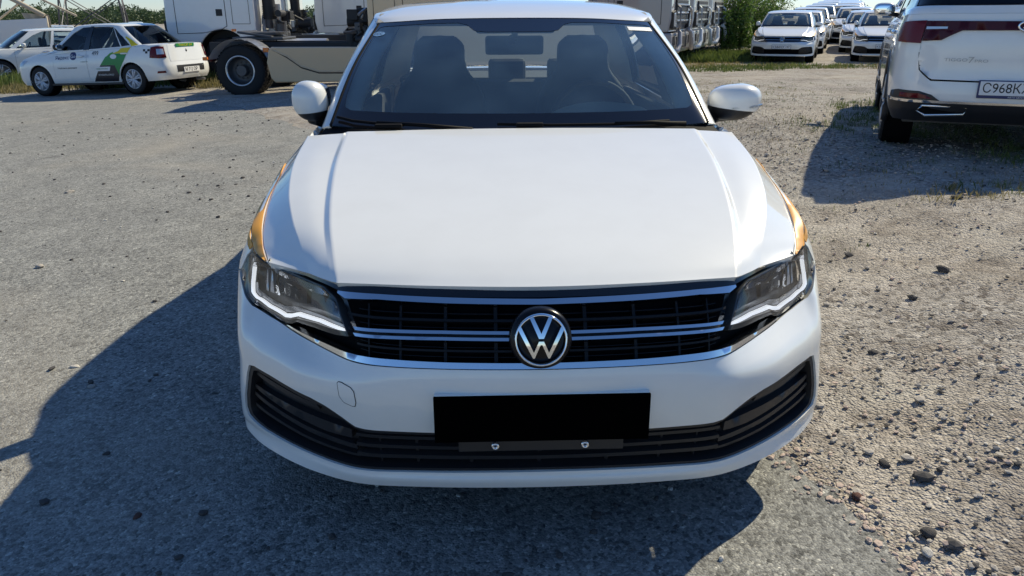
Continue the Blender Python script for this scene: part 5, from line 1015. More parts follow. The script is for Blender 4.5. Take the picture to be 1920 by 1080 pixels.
def make_truck(label, loc, hd_, cabmat, skirt=None, detail=True, group=None, cab_on=True):
    rz_ = math.atan2(hd_.x, -hd_.y); tr = thing('tractor_truck', label, 'truck', loc, rz_, group)
    AY, RY = 1.42, 5.0
    ar = [(AY + .62 * math.cos(R(a)), .60 + .62 * math.sin(R(a))) for a in range(152, 24, -8)]
    prof = [(.10, .92), (.03, 1.25), (.05, 2.05), (.30, 3.05), (.62, 3.62), (1.2, 3.78), (2.2, 3.80), (2.28, 3.7), (2.28, 1.05), (2.05, .93)] + ar[::-1]
    bm = bmesh.new(); prism(bm, prof, -1.22, 1.22, 'x', .07, 3); cab = obj('cab', bm, cabmat, tr)
    bm = bmesh.new(); prism(bm, [(.02, .38), (-.02, .55), (-.01, .90), (.74, .90), (.80, .60), (.72, .38)], -1.24, 1.24, 'x', .05, 3); bp = obj('front_bumper', bm, cabmat, tr)
    bm = bmesh.new(); bx(bm, (0, .02, 1.42), (1.5, .06, .62), .03); bx(bm, (0, -.01, .66), (1.35, .05, .30), .03); gl = obj('grille', bm, 'chassis_black', tr)
    for i in range(3):
        bm = bmesh.new(); bx(bm, (0, -.015, 1.20 + i * .20), (1.46, .03, .05), .012); obj('grille_slat', bm, cabmat, gl)
    bm = bmesh.new(); prism(bm, [(.005, 2.06), (.245, 3.02), (.285, 3.0), (.05, 2.05)], -1.08, 1.08, 'x'); obj('windscreen', bm, 'privacy_glass', tr)
    bm = bmesh.new(); prism(bm, [(.05, 3.12), (-.15, 3.15), (-.12, 3.25), (.4, 3.45)], -1.15, 1.15, 'x', .02); obj('sun_visor', bm, 'dark_smoke', tr)
    for s_ in (1, -1):
        bm = bmesh.new(); prism(bm, [(.42, 2.05), (.60, 3.02), (1.45, 3.02), (1.45, 2.0)], s_ * 1.215, s_ * 1.228, 'x'); dw = obj('side_window', bm, 'privacy_glass', tr)
        # door with its shut lines
        dpoly = [(.30, 1.12), (.30, 1.95), (.52, 3.10), (1.56, 3.10), (1.56, 1.30), (1.42, 1.22), (.95, 1.14)]
        for a_, b__ in zip(dpoly, dpoly[1:] + dpoly[:1]):
            bm = bmesh.new(); tube(bm, [(s_ * 1.221, a_[0], a_[1]), (s_ * 1.221, b__[0], b__[1])], .008, 5); obj('door_seam', bm, 'chassis_black', tr)
        for rr_ in ((1.72, 1.35, 2.15, 2.15),):
            q = [(rr_[0], rr_[1]), (rr_[2], rr_[1]), (rr_[2], rr_[3]), (rr_[0], rr_[3])]
            for a_, b__ in zip(q, q[1:] + q[:1]):
                bm = bmesh.new(); tube(bm, [(s_ * 1.222, a_[0], a_[1]), (s_ * 1.222, b__[0], b__[1])], .006, 5); obj('locker_seam', bm, 'chassis_black', tr)
        bm = bmesh.new(); bx(bm, (s_ * 1.222, 1.40, 1.62), (.02, .16, .16), .01); obj('door_handle', bm, 'chassis_black', tr)
        bm = bmesh.new(); bx(bm, (s_ * 1.225, 1.72, 1.20), (.02, .12, .06), .008); obj('side_marker', bm, 'amber', tr)
        bm = bmesh.new(); lathe(bm, [(-.4, .60), (0.03, .60)], (s_ * 1.2, AY, .60), 'x', 40, s_); bx(bm, (s_ * .78, AY, .8), (.04, 1.2, .8)); obj('wheel_liner', bm, 'chassis_black', tr)
        truck_wheel(tr, (s_ * 1.03, AY, .51), s_)
        bm = bmesh.new(); bx(bm, (s_ * 1.32, -.02, 2.45), (.16, .22, .62), .05); mr_ = obj('mirror', bm, 'chassis_black', tr); bm = bmesh.new(); tube(bm, [(s_ * 1.18, .25, 2.85), (s_ * 1.32, .0, 2.8)], .025, 6); tube(bm, [(s_ * 1.18, .15, 2.15), (s_ * 1.32, .0, 2.2)], .025, 6); obj('mirror_arm', bm, 'chassis_black', mr_)
        # headlamp cluster and the corner step of the bumper
        bm = bmesh.new(); prism(bm, [(s_ * .78, .98), (s_ * 1.16, 1.02), (s_ * 1.20, 1.42), (s_ * .92, 1.46)], -.03, .10, 'y', .02); obj('headlamp_frame', bm, 'chassis_black', tr)
        bm = bmesh.new(); prism(bm, [(s_ * .84, 1.03), (s_ * 1.12, 1.06), (s_ * 1.15, 1.38), (s_ * .95, 1.41)], -.045, .0, 'y', .015); obj('headlamp', bm, 'lamp_clear', tr)
        bm = bmesh.new(); prism(bm, [(s_ * .88, .60), (s_ * 1.12, .62), (s_ * 1.10, .82), (s_ * .92, .82)], -.04, .05, 'y', .015); obj('fog_lamp', bm, 'chassis_black', tr)
        bm = bmesh.new(); tube(bm, [(s_ * .62, -.03, .98), (s_ * .74, -.12, .90), (s_ * .80, -.14, .62), (s_ * .95, -.12, .46), (s_ * 1.18, -.04, .44)], [.05, .06, .07, .07, .05], 10); obj('bumper_step', bm, cabmat, tr)
        bm = bmesh.new(); tube(bm, [(s_ * .62, -.04, 1.56), (s_ * .72, -.10, 1.5), (s_ * .74, -.12, 1.05), (s_ * .64, -.04, .98)], .035, 8); obj('grille_side', bm, cabmat, tr)
        bm = bmesh.new(); prism(bm, [(1.98, .45), (2.28, .45), (2.28, 1.04), (2.06, .92)], s_ * 1.05, s_ * 1.22, 'x', .02); obj('rear_mudguard', bm, cabmat, tr)
        truck_wheel(tr, (s_ * 1.06, RY, .51), s_, True)
        bm = bmesh.new(); pts = [(RY + .66 * math.cos(R(a)), .52 + .62 * math.sin(R(a))) for a in range(20, 161, 10)]
        for i in range(len(pts) - 1):
            (a0, b0), (a1, b1) = pts[i], pts[i + 1]
            f = [bm.verts.new(p) for p in ((s_ * .70, a0, b0), (s_ * 1.24, a0, b0), (s_ * 1.24, a1, b1), (s_ * .70, a1, b1))]; bm.faces.new(f)
        bmesh.ops.solidify(bm, geom=bm.faces[:], thickness=.012); obj('rear_mudguard', bm, 'silver_plastic' if skirt else 'chassis_black', tr)
        bm = bmesh.new(); bx(bm, (s_ * .42, 3.75, .92), (.09, 4.3, .26), .01); obj('chassis_rail', bm, 'chassis_black', tr)
        bm = bmesh.new(); bx(bm, (s_ * .62, 5.80, .72), (.30, .05, .12), .02); obj('tail_lamp', bm, 'dark_red_lens', tr)
        bm = bmesh.new(); bx(bm, (s_ * 1.2, RY + .70, .75), (.06, .10, .07), .01); obj('side_marker', bm, 'amber', tr)
        if skirt:
            sk = [(2.30, .30), (2.30, .98), (4.30, .98), (4.36, .92), (4.42, .68), (4.36, .36), (4.28, .28)]
            bm = bmesh.new(); prism(bm, sk, s_ * 1.17, s_ * 1.225, 'x', .03, 3); so = obj('side_skirt', bm, skirt, tr)
            for z0 in (.47, .50):
                bm = bmesh.new(); tube(bm, [(s_ * 1.222, 2.34, z0), (s_ * 1.222, 3.35, z0), (s_ * 1.222, 3.70, z0 + .10), (s_ * 1.222, 3.98, z0 + .30), (s_ * 1.222, 4.28, .93)], .012 if z0 < .48 else .02, 8); obj('skirt_groove' if z0 < .48 else 'skirt_bead', bm, 'chassis_black' if z0 < .48 else skirt, so)
            bm = bmesh.new(); bx(bm, (s_ * 1.18, 4.42, .92), (.06, .12, .09), .01); obj('side_marker', bm, 'amber', tr)
        else:
            bm = bmesh.new(); cyl(bm, (s_ * .88, 3.35, .68), .31, 1.25, 'y', 28); obj('fuel_tank', bm, 'silver_plastic' if s_ > 0 else 'chassis_black', tr)
            bm = bmesh.new(); bx(bm, (s_ * .88, 2.52, .75), (.5, .36, .5), .04); obj('battery_box', bm, 'chassis_black', tr)
    bm = bmesh.new(); bx(bm, (0, 4.85, 1.12), (.9, 1.1, .06), .02); bx(bm, (0, 4.9, 1.2), (.95, .75, .05), .02, 2, Matrix.Rotation(R(8), 3, 'X')); cyl(bm, (0, 4.78, 1.22), .42, .05, 'z', 24); obj('coupling_plate', bm, 'engine_grey', tr)
    if detail:
        rr_ = random.Random(int(abs(loc[0] * 100)))
        for i in range(26):
            bm = bmesh.new(); p_ = Vector((rr_.uniform(-1.0, 1.0), rr_.uniform(2.36, 2.85), rr_.uniform(.95, 1.6)))
            if i % 3 == 0: cyl(bm, p_, rr_.uniform(.06, .16), rr_.uniform(.2, .5), rr_.choice('xyz'), 16)
            elif i % 3 == 1: bx(bm, p_, (rr_.uniform(.1, .3), rr_.uniform(.1, .3), rr_.uniform(.1, .3)), .02)
            else: tube(bm, [p_, p_ + Vector((rr_.uniform(-.3, .3), rr_.uniform(-.1, .2), rr_.uniform(-.2, .2))), p_ + Vector((rr_.uniform(-.4, .4), rr_.uniform(-.1, .3), rr_.uniform(-.3, .2)))], .03, 8)
            obj('engine_part', bm, rr_.choice(['engine_grey', 'chassis_black', 'steel', 'chassis_black']), tr)
        bm = bmesh.new(); cyl(bm, (.75, 2.52, 2.3), .16, 1.7, 'z', 20)
        for i in range(6): cyl(bm, (.75, 2.52, 1.5 + i * .05), .175, .025, 'z', 20)
        obj('air_intake', bm, 'chassis_black', tr)
        bm = bmesh.new(); bx(bm, (-.3, 2.42, 2.9), (1.4, .2, 1.2), .05); obj('rear_fairing', bm, cabmat, tr)
    return tr
def truck_at(label, front_xy, ang, cabmat, **kw):
    """front_xy: middle of the truck's front; ang: heading in degrees from +x"""
    h_ = Vector((math.cos(R(ang)), math.sin(R(ang)), 0)); z = gzf(front_xy[0] - h_.x * 3, front_xy[1] - h_.y * 3); return make_truck(label, (front_xy[0], front_xy[1], z), h_, cabmat, **kw)
# beige unit: its near rear wheel stands at (-5.0, 14.9)
h_ = Vector((math.cos(R(-5)), math.sin(R(-5)), 0)); nf = Vector((-5.2, 14.95, 0)) + h_ * 5.0 + Vector((-h_.y, h_.x, 0)) * 1.15
make_truck('beige tractor truck with a full side skirt, parked behind the front saloon', (nf.x, nf.y, -.20), h_, 'truck_beige', skirt='truck_beige')
truck_at('white tractor truck facing left just behind the taxi boot', (-8.15, 20.2), 178, 'truck_white')
truck_at('pale tractor truck facing left, second behind the beige truck rear', (-5.35, 24.6), 178, 'truck_grey_white')
truck_at('white tractor truck facing left, farthest behind the beige truck rear', (-4.9, 29.0), 178, 'truck_white')
truck_at('white tractor truck facing left, seen between the first two trucks behind the taxi', (-9.2, 27.6), 178, 'truck_grey_white')
GRP = 'tractor trucks parked side by side with their fronts to the right'
for i, (lb, cm) in enumerate((('grey tractor truck nearest in the row right of the front saloon roof', 'truck_grey'), ('white tractor truck second in the row of trucks beside the shrubs', 'truck_grey_white'), ('white tractor truck third in the row of trucks beside the shrubs', 'truck_white'), ('white tractor truck last in the row, closest to the shrubs', 'truck_grey_white'))):
    truck_at(lb, (5.15 + .42 * 3.1 * i, 20.2 + .906 * 3.1 * i), -25, cm if i else 'truck_grey', group=GRP, detail=False)
# ------------------------------------------------------------------ rows of saloons, vegetation, fence, tents, pylons
index_kids()
ROW = 'white saloons parked in columns facing the camera'
FULL = None; FAR = {'front_bumper', 'intake_backing', 'hood', 'front_fender', 'orange_film', 'front_door', 'rear_door', 'rear_quarter', 'windscreen', 'windscreen_border', 'front_pillar', 'roof', 'side_window', 'window_frame', 'rear_pillar', 'rear_window', 'mirror', 'grille', 'headlamp', 'lamp_surround', 'badge', 'wheel', 'boot_lid', 'seat', 'rear_bench', 'headliner', 'dashboard', 'grille_header', 'chrome_strip', 'vent_backing', 'floor_pan', 'sill', 'wheel_liner', 'cabin_mirror', 'lamp_lens', 'daylight_strip', 'mirror_base', 'badge_ring', 'badge_letter', 'vent_fin', 'intake_frame', 'inner_pillar'}
NEARS = None
ax = R(24); fwd = Vector((math.sin(ax), math.cos(ax), 0)); lat = Vector((math.cos(ax), -math.sin(ax), 0))
def row_car(p, lb, txt=None, far=True, jit=0.0):
    c_ = copy_thing(saloon, lb, (p.x, p.y, gzf(p.x, p.y)), -ax + jit, ROW, only=FAR)
    if txt:
        b_ = bmesh.new(); bx(b_, (0, -.020, .455), (.53, .01, .118), .003); ph = obj('plate_holder', b_, 'print_black', c_); b_ = bmesh.new(); bx(b_, (0, -.026, .455), (.515, .008, .106), .003); pl_ = obj('number_plate', b_, 'plate_white', c_)
        text_on('lettering', txt, .095, pl_, 'print_black', lambda u, v: np.stack([-.235 + u, np.full(len(u), -.032), .42 + v], 1), width=.32); text_on('lettering', '147', .07, pl_, 'print_black', lambda u, v: np.stack([.125 + u, np.full(len(u), -.032), .435 + v], 1), width=.10)
    return c_
A0 = Vector((8.35, 21.3, 0)); B0 = Vector((11.3, 21.1, 0))
row_car(A0, 'white saloon at the head of the left column, plate K584HX', 'К584НХ'); row_car(B0, 'white saloon at the head of the right column, plate K586, partly behind the crossover', 'К586НХ')
nth = ['second', 'third', 'fourth', 'fifth', 'sixth', 'seventh', 'eighth']
for i in range(1, 8):
    row_car(A0 + fwd * 5.3 * i + lat * (.12 * i), 'white saloon %s in the left column of parked saloons' % nth[i - 1], jit=R(rng.uniform(-1.5, 1.5)))
    row_car(B0 + fwd * 5.3 * i - lat * (.38 * i if i < 4 else 1.1), 'white saloon %s in the right column of parked saloons' % nth[i - 1], jit=R(rng.uniform(-1.5, 1.5)))
for i in range(3, 8): row_car(A0 + lat * 1.75 + fwd * (5.3 * i + 9), 'white saloon in the far middle of the columns, %s from the front' % nth[i - 3], jit=R(rng.uniform(-2, 2)))
for i in range(1, 7): row_car(B0 + lat * 2.75 + fwd * (5.3 * i + 2), 'white saloon %s in the column farthest right, behind the crossover' % nth[i - 1], jit=R(rng.uniform(-1.5, 1.5)))
# far cars on the left
for i, (px_, d_) in enumerate(((-34, 62), (-31.6, 60), (-29.0, 61), (-26.4, 60.5), (-23.8, 62), (-32.5, 75))):
    copy_thing(saloon, 'distant white car beyond the taxi, %s from the left' % (['first', 'second', 'third', 'fourth', 'fifth', 'sixth'][i]), (px_, d_, gzf(px_, d_) + (.10 if i == 5 else 0)), R(20 + 8 * (i % 2)), 'distant cars beyond the taxi', only=FAR)
h4 = Vector((-.7, -.7, 0)).normalized(); copy_thing(saloon, 'white car cut by the left picture edge, behind the crossover', (-20.7, 25.6, gzf(-20.7, 25.6)), R(-38), only=FAR)

# --- foliage
def leafmat(nm, c0, c1, tr=.35):
    m = bpy.data.materials.new(nm); m.use_nodes = True; n = m.node_tree.nodes; l = m.node_tree.links; p = n['Principled BSDF']; p.inputs['Roughness'].default_value = .55; p.inputs['Specular IOR Level'].default_value = .4
    a = n.new('ShaderNodeObjectInfo'); tcn = n.new('ShaderNodeTexCoord'); nz = n.new('ShaderNodeTexNoise'); nz.inputs['Scale'].default_value = 3.5; nz.inputs['Detail'].default_value = 6; l.new(tcn.outputs['Object'], nz.inputs['Vector'])
    r_ = n.new('ShaderNodeValToRGB'); r_.color_ramp.elements[0].position = .35; r_.color_ramp.elements[1].position = .68; r_.color_ramp.elements[0].color = (*c0, 1); r_.color_ramp.elements[1].color = (*c1, 1); l.new(nz.outputs[0], r_.inputs[0]); l.new(r_.outputs[0], p.inputs['Base Color'])
    t_ = n.new('ShaderNodeBsdfTranslucent'); l.new(r_.outputs[0], t_.inputs[0]); mx = n.new('ShaderNodeMixShader'); mx.inputs[0].default_value = tr; l.new(p.outputs[0], mx.inputs[1]); l.new(t_.outputs[0], mx.inputs[2]); l.new(mx.outputs[0], n['Material Output'].inputs[0]); MATS[nm] = m
leafmat('leaf_fresh', (.05, .12, .018), (.17, .25, .05)); leafmat('leaf_dark', (.03, .06, .022), (.085, .13, .05), .25); leafmat('grass_green', (.05, .085, .018), (.17, .21, .055)); leafmat('grass_dry', (.16, .14, .05), (.34, .29, .14)); mat('bark', (.09, .07, .05), .9); mat('galvanised', (.34, .36, .38), .5, .6); mat('galv_dark', (.10, .10, .11), .6, .4)
def leaves(name, cen, rad, n, size, material, parent=None, lean=.5, shell=.35):
    """leaf faces spread through uneven clumps; cen, rad lists of clump centres and radii"""
    cen = np.array(cen, float); rad = np.array(rad, float); w = rad ** 2; idx = rng.choice(len(cen), n, p=w / w.sum()); d = rng.normal(size=(n, 3)); d /= np.linalg.norm(d, axis=1)[:, None]
    P = cen[idx] + d * (rad[idx] * (shell + (1 - shell) * rng.random(n) ** .5))[:, None] * [1, 1, .85]
    u = rng.normal(size=(n, 3)); u[:, 2] *= lean; u /= np.linalg.norm(u, axis=1)[:, None]; v = np.cross(u, rng.normal(size=(n, 3))); v /= np.linalg.norm(v, axis=1)[:, None]
    s = size * (.6 + .8 * rng.random(n))[:, None]; V = np.stack([P - u * s, P - v * s * .45 + u * s * .1, P + u * s, P + v * s * .45 + u * s * .1], 1).reshape(-1, 3)
    me = bpy.data.meshes.new(name); me.from_pydata(V.tolist(), [], [(4 * i, 4 * i + 1, 4 * i + 2, 4 * i + 3) for i in range(n)]); me.materials.append(MATS[material]); o = bpy.data.objects.new(name, me); COL.objects.link(o); o.parent = parent; return o
def blades(name, pts, h, material, spread=.05, per=7, wid=.006):
    n = len(pts) * per; base = np.repeat(np.array(pts), per, 0) + rng.normal(0, spread, (n, 2)); hh = h * (.4 + .9 * rng.random(n)) * np.repeat(.6 + .7 * rng.random(len(pts)), per); a = rng.uniform(0, 6.28, n); b = rng.uniform(.1, .55, n); w = wid * (.6 + .8 * rng.random(n)); Z = ground_z(base[:, 0], base[:, 1]) + lump(base[:, 0], base[:, 1]) - .005
    dx, dy = np.cos(a), np.sin(a); qx, qy = -dy * w, dx * w
    V = np.stack([np.stack([base[:, 0] - qx, base[:, 1] - qy, Z], 1), np.stack([base[:, 0] + qx, base[:, 1] + qy, Z], 1), np.stack([base[:, 0] + qx * .7 + dx * hh * b * .35, base[:, 1] + qy * .7 + dy * hh * b * .35, Z + hh * .6], 1), np.stack([base[:, 0] + dx * hh * b, base[:, 1] + dy * hh * b, Z + hh], 1)], 1).reshape(-1, 3)
    F = []
    for i in range(n): F += [(4 * i, 4 * i + 1, 4 * i + 2), (4 * i, 4 * i + 2, 4 * i + 3)]
    me = bpy.data.meshes.new(name); me.from_pydata(V.tolist(), [], F); me.materials.append(MATS[material]); o = bpy.data.objects.new(name, me); COL.objects.link(o); return struct(o, 'stuff')
def shrub(x, y, h, w, lb, n, mt='leaf_fresh'):
    z = gzf(x, y); t = thing('shrub', lb, 'shrub', (x, y, z), 0, 'shrubs between the trucks and the parked saloons'); rr_ = random.Random(int(x * 100)); cen, rad = [], []
    for i in range(9):
        a = rr_.uniform(0, 6.28); q = rr_.uniform(.1, 1) * w; top = Vector((q * math.cos(a), q * math.sin(a), h * rr_.uniform(.55, 1.0))); b_ = bmesh.new(); mid_ = top * .5 + Vector((rr_.uniform(-.1, .1), rr_.uniform(-.1, .1), .1)); tube(b_, [(0, 0, 0), mid_, top], [.022, .014, .005], 6); obj('stem', b_, 'bark', t)
        for f in (.2, .38, .55, .72, .88, 1.0): cen.append(tuple(top * f + Vector((rr_.uniform(-.18, .18), rr_.uniform(-.18, .18), 0)))); rad.append((.34 - .16 * f) * w * 1.0 + .07)
    leaves('foliage', cen, rad, n, .05, mt, t); return t
for i, (x, y, h, w, n) in enumerate(((8.3, 26.6, 2.3, .75, 3400), (9.0, 27.2, 2.6, .8, 3800), (9.9, 28.4, 2.4, .8, 3400), (9.6, 30.4, 3.0, .9, 3400), (11.0, 30.8, 2.7, .9, 3200), (12.2, 33, 2.8, 1.0, 2800))):
    shrub(x, y, h, w, ['leafy green shrub nearest to the last white truck', 'tallest leafy green shrub in front of the metal fence', 'green shrub just left of the first saloon column', 'green shrub behind the tallest one at the fence', 'green shrub half hidden by the first saloon roof', 'green shrub farthest back behind the saloon roofs'][i], n)
def patch(cx, cy, rx, ry, n): return [(cx + rx * q * math.cos(a), cy + ry * q * math.sin(a)) for q, a in zip(np.sqrt(rng.random(n)), rng.uniform(0, 6.28, n))]
blades('grass', patch(6.4, 23.2, 2.4, 1.6, 900) + patch(8.4, 25.0, 1.8, 1.2, 300), .20, 'grass_green', .07, 8, .012); blades('grass', patch(6.2, 20.6, 2.6, 1.3, 600) + patch(10.3, 19.6, 2.0, 1.0, 220), .06, 'grass_dry', .07, 6, .008)
blades('grass', patch(11.4, 19.4, .9, .6, 260) + patch(8.2, 19.6, 2.2, .7, 200) + patch(5.4, 19.0, 2.2, 1.2, 260), .09, 'grass_green', .06, 9, .008)
blades('grass', patch(5.2, 6.6, 1.4, 2.2, 700) + patch(5.4, 4.2, 1.6, .9, 450) + patch(3.6, 6.4, .5, .8, 40), .055, 'grass_green', .04, 12, .0022); blades('grass', patch(4.2, 3.2, 1.6, .30, 110) + patch(4.4, 2.6, 1.0, .35, 50), .055, 'grass_dry', .022, 16, .0010); blades('grass', patch(4.3, 3.4, 1.5, .4, 70), .05, 'grass_green', .03, 12, .0014); blades('grass', patch(3.6, 3.6, 1.1, .7, 60) + patch(2.4, 8.0, 1.3, 3.0, 130) + patch(3.2, 12, 2.0, 3.0, 260), .035, 'grass_dry', .05, 6, .003)
blades('grass', patch(2.6, 9.2, 1.2, 3.0, 110) + patch(3.3, 5.6, .5, 1.0, 50) + patch(3.4, 4.3, .9, .5, 50) + patch(4.6, 11, 2.0, 3.0, 200) + patch(2.0, 4.5, 1.2, 2.0, 60), .03, 'grass_green', .04, 10, .0018)
blades('grass', patch(-13.5, 21.2, 3.2, 1.6, 700) + patch(-8.0, 19.6, 2.6, 1.2, 480) + patch(-17, 23.5, 2.5, 1.8, 420), .28, 'grass_green', .09, 8, .012); blades('grass', patch(-11.5, 19.4, 4.0, .8, 380) + patch(-5.6, 17.6, 1.6, .7, 200), .18, 'grass_dry', .08, 7, .01)
# --- far wood: a mass of crowns
cen, rad = [], []
for i in range(1300):
    a = rng.uniform(-.72, -.12) if i % 3 else rng.uniform(-1.2, .95); d_ = rng.uniform(150, 230); x, y = d_ * math.sin(a), d_ * math.cos(a); hh = rng.uniform(1.0, 2.0) + 1.7 * abs(math.sin(a * 41)) * rng.random(); r_ = rng.uniform(.9, 1.6)
    for q in (.35, .7, 1.0): cen.append((x + rng.normal(0, .6), y + rng.normal(0, .6), gzf(x, y) - .2 + hh * q)); rad.append(r_ * (1.25 - .6 * q))
struct(leaves('wood', cen, rad, 200000, .22, 'leaf_dark', None, .8, .5), 'stuff')
# --- corrugated fence behind the shrubs
fe = thing('fence', 'grey corrugated metal fence behind the shrubs', 'fence', (8.6, 37.5, gzf(10, 37.5)), R(8))
for i in range(4):
    b_ = bmesh.new(); xs_ = np.linspace(0, 1.14, 33); V = []
    for z in (0, 2.6): V.append([b_.verts.new((i * 1.15 + x, .025 * (1 if (j // 2) % 2 else -1) + .004 * (i % 2), z)) for j, x in enumerate(xs_)])
    for j in range(32): b_.faces.new((V[0][j], V[0][j + 1], V[1][j + 1], V[1][j]))
    obj('panel', b_, 'galvanised', fe)
for i in range(3):
    b_ = bmesh.new(); bx(b_, (i * 2.25, .09, 1.3), (.08, .08, 2.7)); obj('post', b_, 'galv_dark', fe)
# --- tents
mat('canvas_white', (.72, .71, .68), .8); mat('canvas_tan', (.42, .37, .29), .85)
def cloth(bm, pts, n=10, sag=.06, seed=0):
    """quad of cloth between four corners with folds"""
    a, b, c_, d_ = [Vector(p) for p in pts]; rr_ = random.Random(seed); ph_ = [rr_.uniform(0, 6) for _ in range(4)]; G_ = []
    nrm = (b - a).cross(d_ - a).normalized()
    for j in range(n + 1):
        v = j / n; G_.append([bm.verts.new((a * (1 - u) + b * u) * (1 - v) + (d_ * (1 - u) + c_ * u) * v + nrm * (sag * (math.sin(u * 17 + ph_[0] + v * 2) * .5 + math.sin(u * 7 + ph_[1]) * .5) + .3 * sag * math.sin(v * 9 + ph_[2])) + Vector((0, 0, -sag * 1.2 * math.sin(u * math.pi * 2.5 + ph_[3]) ** 2 * (1 if j == n else 0)))) for u in [i / (2 * n) for i in range(2 * n + 1)]])
    for A_, B__ in zip(G_, G_[1:]):
        for i in range(len(A_) - 1): f = bm.faces.new((A_[i], A_[i + 1], B__[i + 1], B__[i])); f.smooth = True
zt_ = gzf(-30, 40)
tn = thing('tent', 'white pitched canvas tent at the left edge of the lot', 'tent', (-27.6, 38.5, zt_ + .05))
b_ = bmesh.new(); cloth(b_, [(-3.4, -2.2, 2.9), (-3.4, 4, 2.9), (1.6, 4, 1.75), (1.6, -2.2, 1.75)], 8, .03, 1); obj('roof', b_, 'canvas_white', tn)
b_ = bmesh.new(); cloth(b_, [(-3.4, -2.2, 2.9), (1.6, -2.2, 1.75), (1.6, -2.2, 0), (-3.4, -2.2, 0)], 8, .04, 2); obj('wall', b_, 'canvas_white', tn)
b_ = bmesh.new(); cloth(b_, [(1.6, -2.2, 1.75), (1.6, 4, 1.75), (1.6, 4, 0), (1.6, -2.2, 0)], 8, .04, 3); obj('wall', b_, 'canvas_white', tn)
t2 = thing('torn_tent', 'torn tan canvas hanging on a bare tent frame', 'tent', (-23.2, 38, gzf(-23.4, 38) + .1))
for nm_, pts, r_ in (('rafter', [(-2.0, 0, 1.75), (-.55, 0, 3.0)], .13), ('rafter', [(-.55, 0, 3.0), (.2, 0, 2.95), (2.0, 0, 1.95)], .11), ('post', [(-2.0, 0, 0), (-2.0, 0, 1.8)], .06), ('post', [(2.05, 0, 0), (2.05, 0, 1.95)], .06), ('rafter', [(-2.0, 3, 1.75), (-.1, 3, 3.0), (2.0, 3, 1.95)], .06), ('beam', [(-.1, 0, 2.98), (-.1, 3, 2.98)], .06)):
    b_ = bmesh.new(); tube(b_, pts, r_, 8); obj(nm_, b_, 'canvas_tan', t2)
for sd_, q in ((4, [(-2.9, -.1, 1.65), (2.1, -.1, 1.85), (2.0, -.1, .2), (-2.9, -.1, .2)]), (5, [(.9, .1, 2.1), (2.15, .1, 2.0), (2.2, .1, 1.2), (1.2, .1, 1.3)]), (6, [(-.7, -.15, 3.1), (.35, -.15, 3.05), (.15, -.15, 2.30), (-.5, -.15, 2.4)]), (7, [(-2.9, -.2, 1.66), (-.3, -.25, 1.70), (-.4, -.3, 1.2), (-2.8, -.2, 1.25)])):
    b_ = bmesh.new(); cloth(b_, q, 8, .07, sd_); obj('canvas', b_, 'canvas_white' if sd_ == 4 else 'canvas_tan', t2)
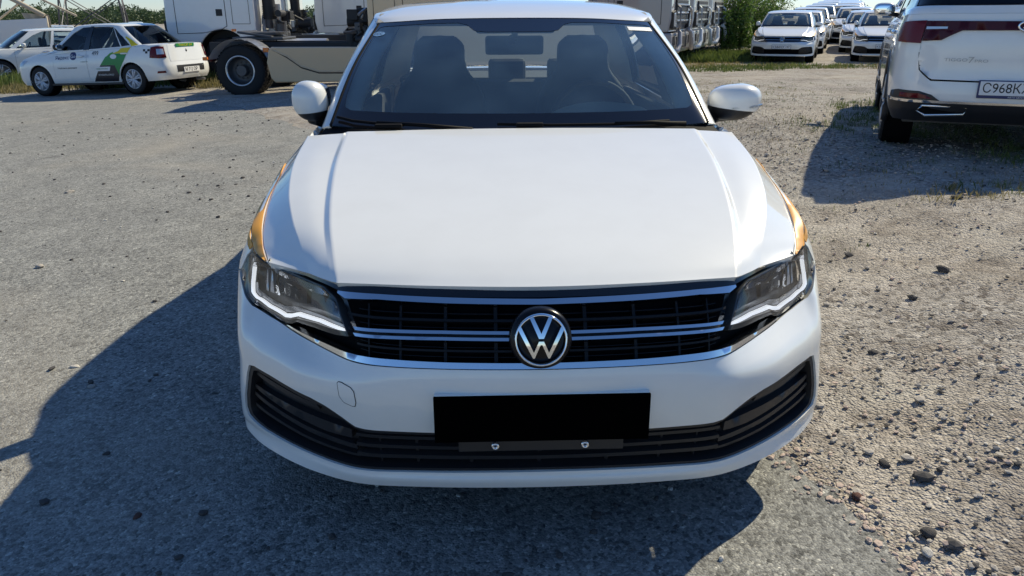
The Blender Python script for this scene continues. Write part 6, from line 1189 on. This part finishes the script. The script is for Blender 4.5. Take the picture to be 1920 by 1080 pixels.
# --- lattice pylons
def pylon(x, y, base, H_, lb, leg=.09):
    p = thing('pylon', lb, 'pylon', (x, y, gzf(x, y)), R(20), 'power pylons beyond the lot'); lv = [(0, base), (H_ * .12, base * .86), (H_ * .25, base * .70), (H_ * .4, base * .54), (H_ * .55, base * .4), (H_ * .7, base * .28), (H_ * .85, base * .2), (H_, base * .12)]
    cs_ = [(1, 1), (1, -1), (-1, -1), (-1, 1)]
    for sx_, sy_ in cs_:
        b_ = bmesh.new(); tube(b_, [(sx_ * w / 2, sy_ * w / 2, z) for z, w in lv], leg, 5); obj('leg', b_, 'galv_dark', p)
    for (z0, w0), (z1, w1) in zip(lv, lv[1:]):
        for (a, b), (c_, d_) in zip(cs_, cs_[1:] + cs_[:1]):
            b2 = bmesh.new(); tube(b2, [(a * w0 / 2, b * w0 / 2, z0), (c_ * w1 / 2, d_ * w1 / 2, z1)], leg * .55, 4); obj('brace', b2, 'galv_dark', p)
            b2 = bmesh.new(); tube(b2, [(c_ * w0 / 2, d_ * w0 / 2, z0), (a * w1 / 2, b * w1 / 2, z1)], leg * .55, 4); obj('brace', b2, 'galv_dark', p)
            b2 = bmesh.new(); tube(b2, [(a * w1 / 2, b * w1 / 2, z1), (c_ * w1 / 2, d_ * w1 / 2, z1)], leg * .5, 4); obj('brace', b2, 'galv_dark', p)
    for z in (H_ * .7, H_ * .85):
        b2 = bmesh.new(); tube(b2, [(-base * .9, 0, z), (base * .9, 0, z)], leg * .9, 5); obj('crossarm', b2, 'galv_dark', p)
    return p
pylon(-42.5, 88, 6.4, 34, 'lattice power pylon rising right of the torn tent'); pylon(-131, 205, 6.0, 34, 'distant lattice power pylon at the left edge')
# --- the larger loose stones
SG = 'larger loose stones on the ground'
big = [(1.16, .45, .020, 'stone_dark', 'dark stone on the dirt right of the bumper corner'), (1.10, .08, .024, 'stone_dark', 'biggest dark stone by the asphalt edge at lower right'), (1.135, .03, .016, 'stone_red', 'reddish stone touching the biggest dark stone'), (.985, .27, .018, 'stone_red', 'reddish stone sitting on the asphalt edge'), (-1.92, 1.38, .019, 'stone_pale', 'pale flat stone at the edge of the car shadow on the left'), (-2.91, 2.93, .030, 'stone_grey', 'grey stone on the sunlit asphalt left of the headlamp'), (-3.92, 5.29, .036, 'stone_grey', 'grey stone in the middle of the sunlit asphalt'), (-1.21, 1.05, .013, 'stone_dark', 'dark stone in the car shadow beside the bumper'), (-1.18, .26, .015, 'stone_red', 'reddish stone lying in the car shadow'), (-1.44, .63, .013, 'stone_dark', 'dark stone in the shadow left of the reddish one'), (-1.75, 1.17, .017, 'stone_grey', 'grey stone just inside the shadow edge'), (1.055, .0, .018, 'stone_pale', 'pale stone beside the biggest dark stone'), (1.5, 1.25, .020, 'stone_dark', 'dark stone on the gravel right of the headlamp'), (2.2, 2.0, .033, 'stone_dark', 'dark stone in the gravel at the right picture edge'), (1.9, 2.4, .030, 'stone_dark', 'dark stone in the middle of the gravel'), (2.9, 3.1, .032, 'stone_dark', 'dark stone in front of the crossover shadow')]
for i, (x, y, r_, mt, lb) in enumerate(big): stone(x, y, r_, mt, lb, i * 3 + 1, SG)
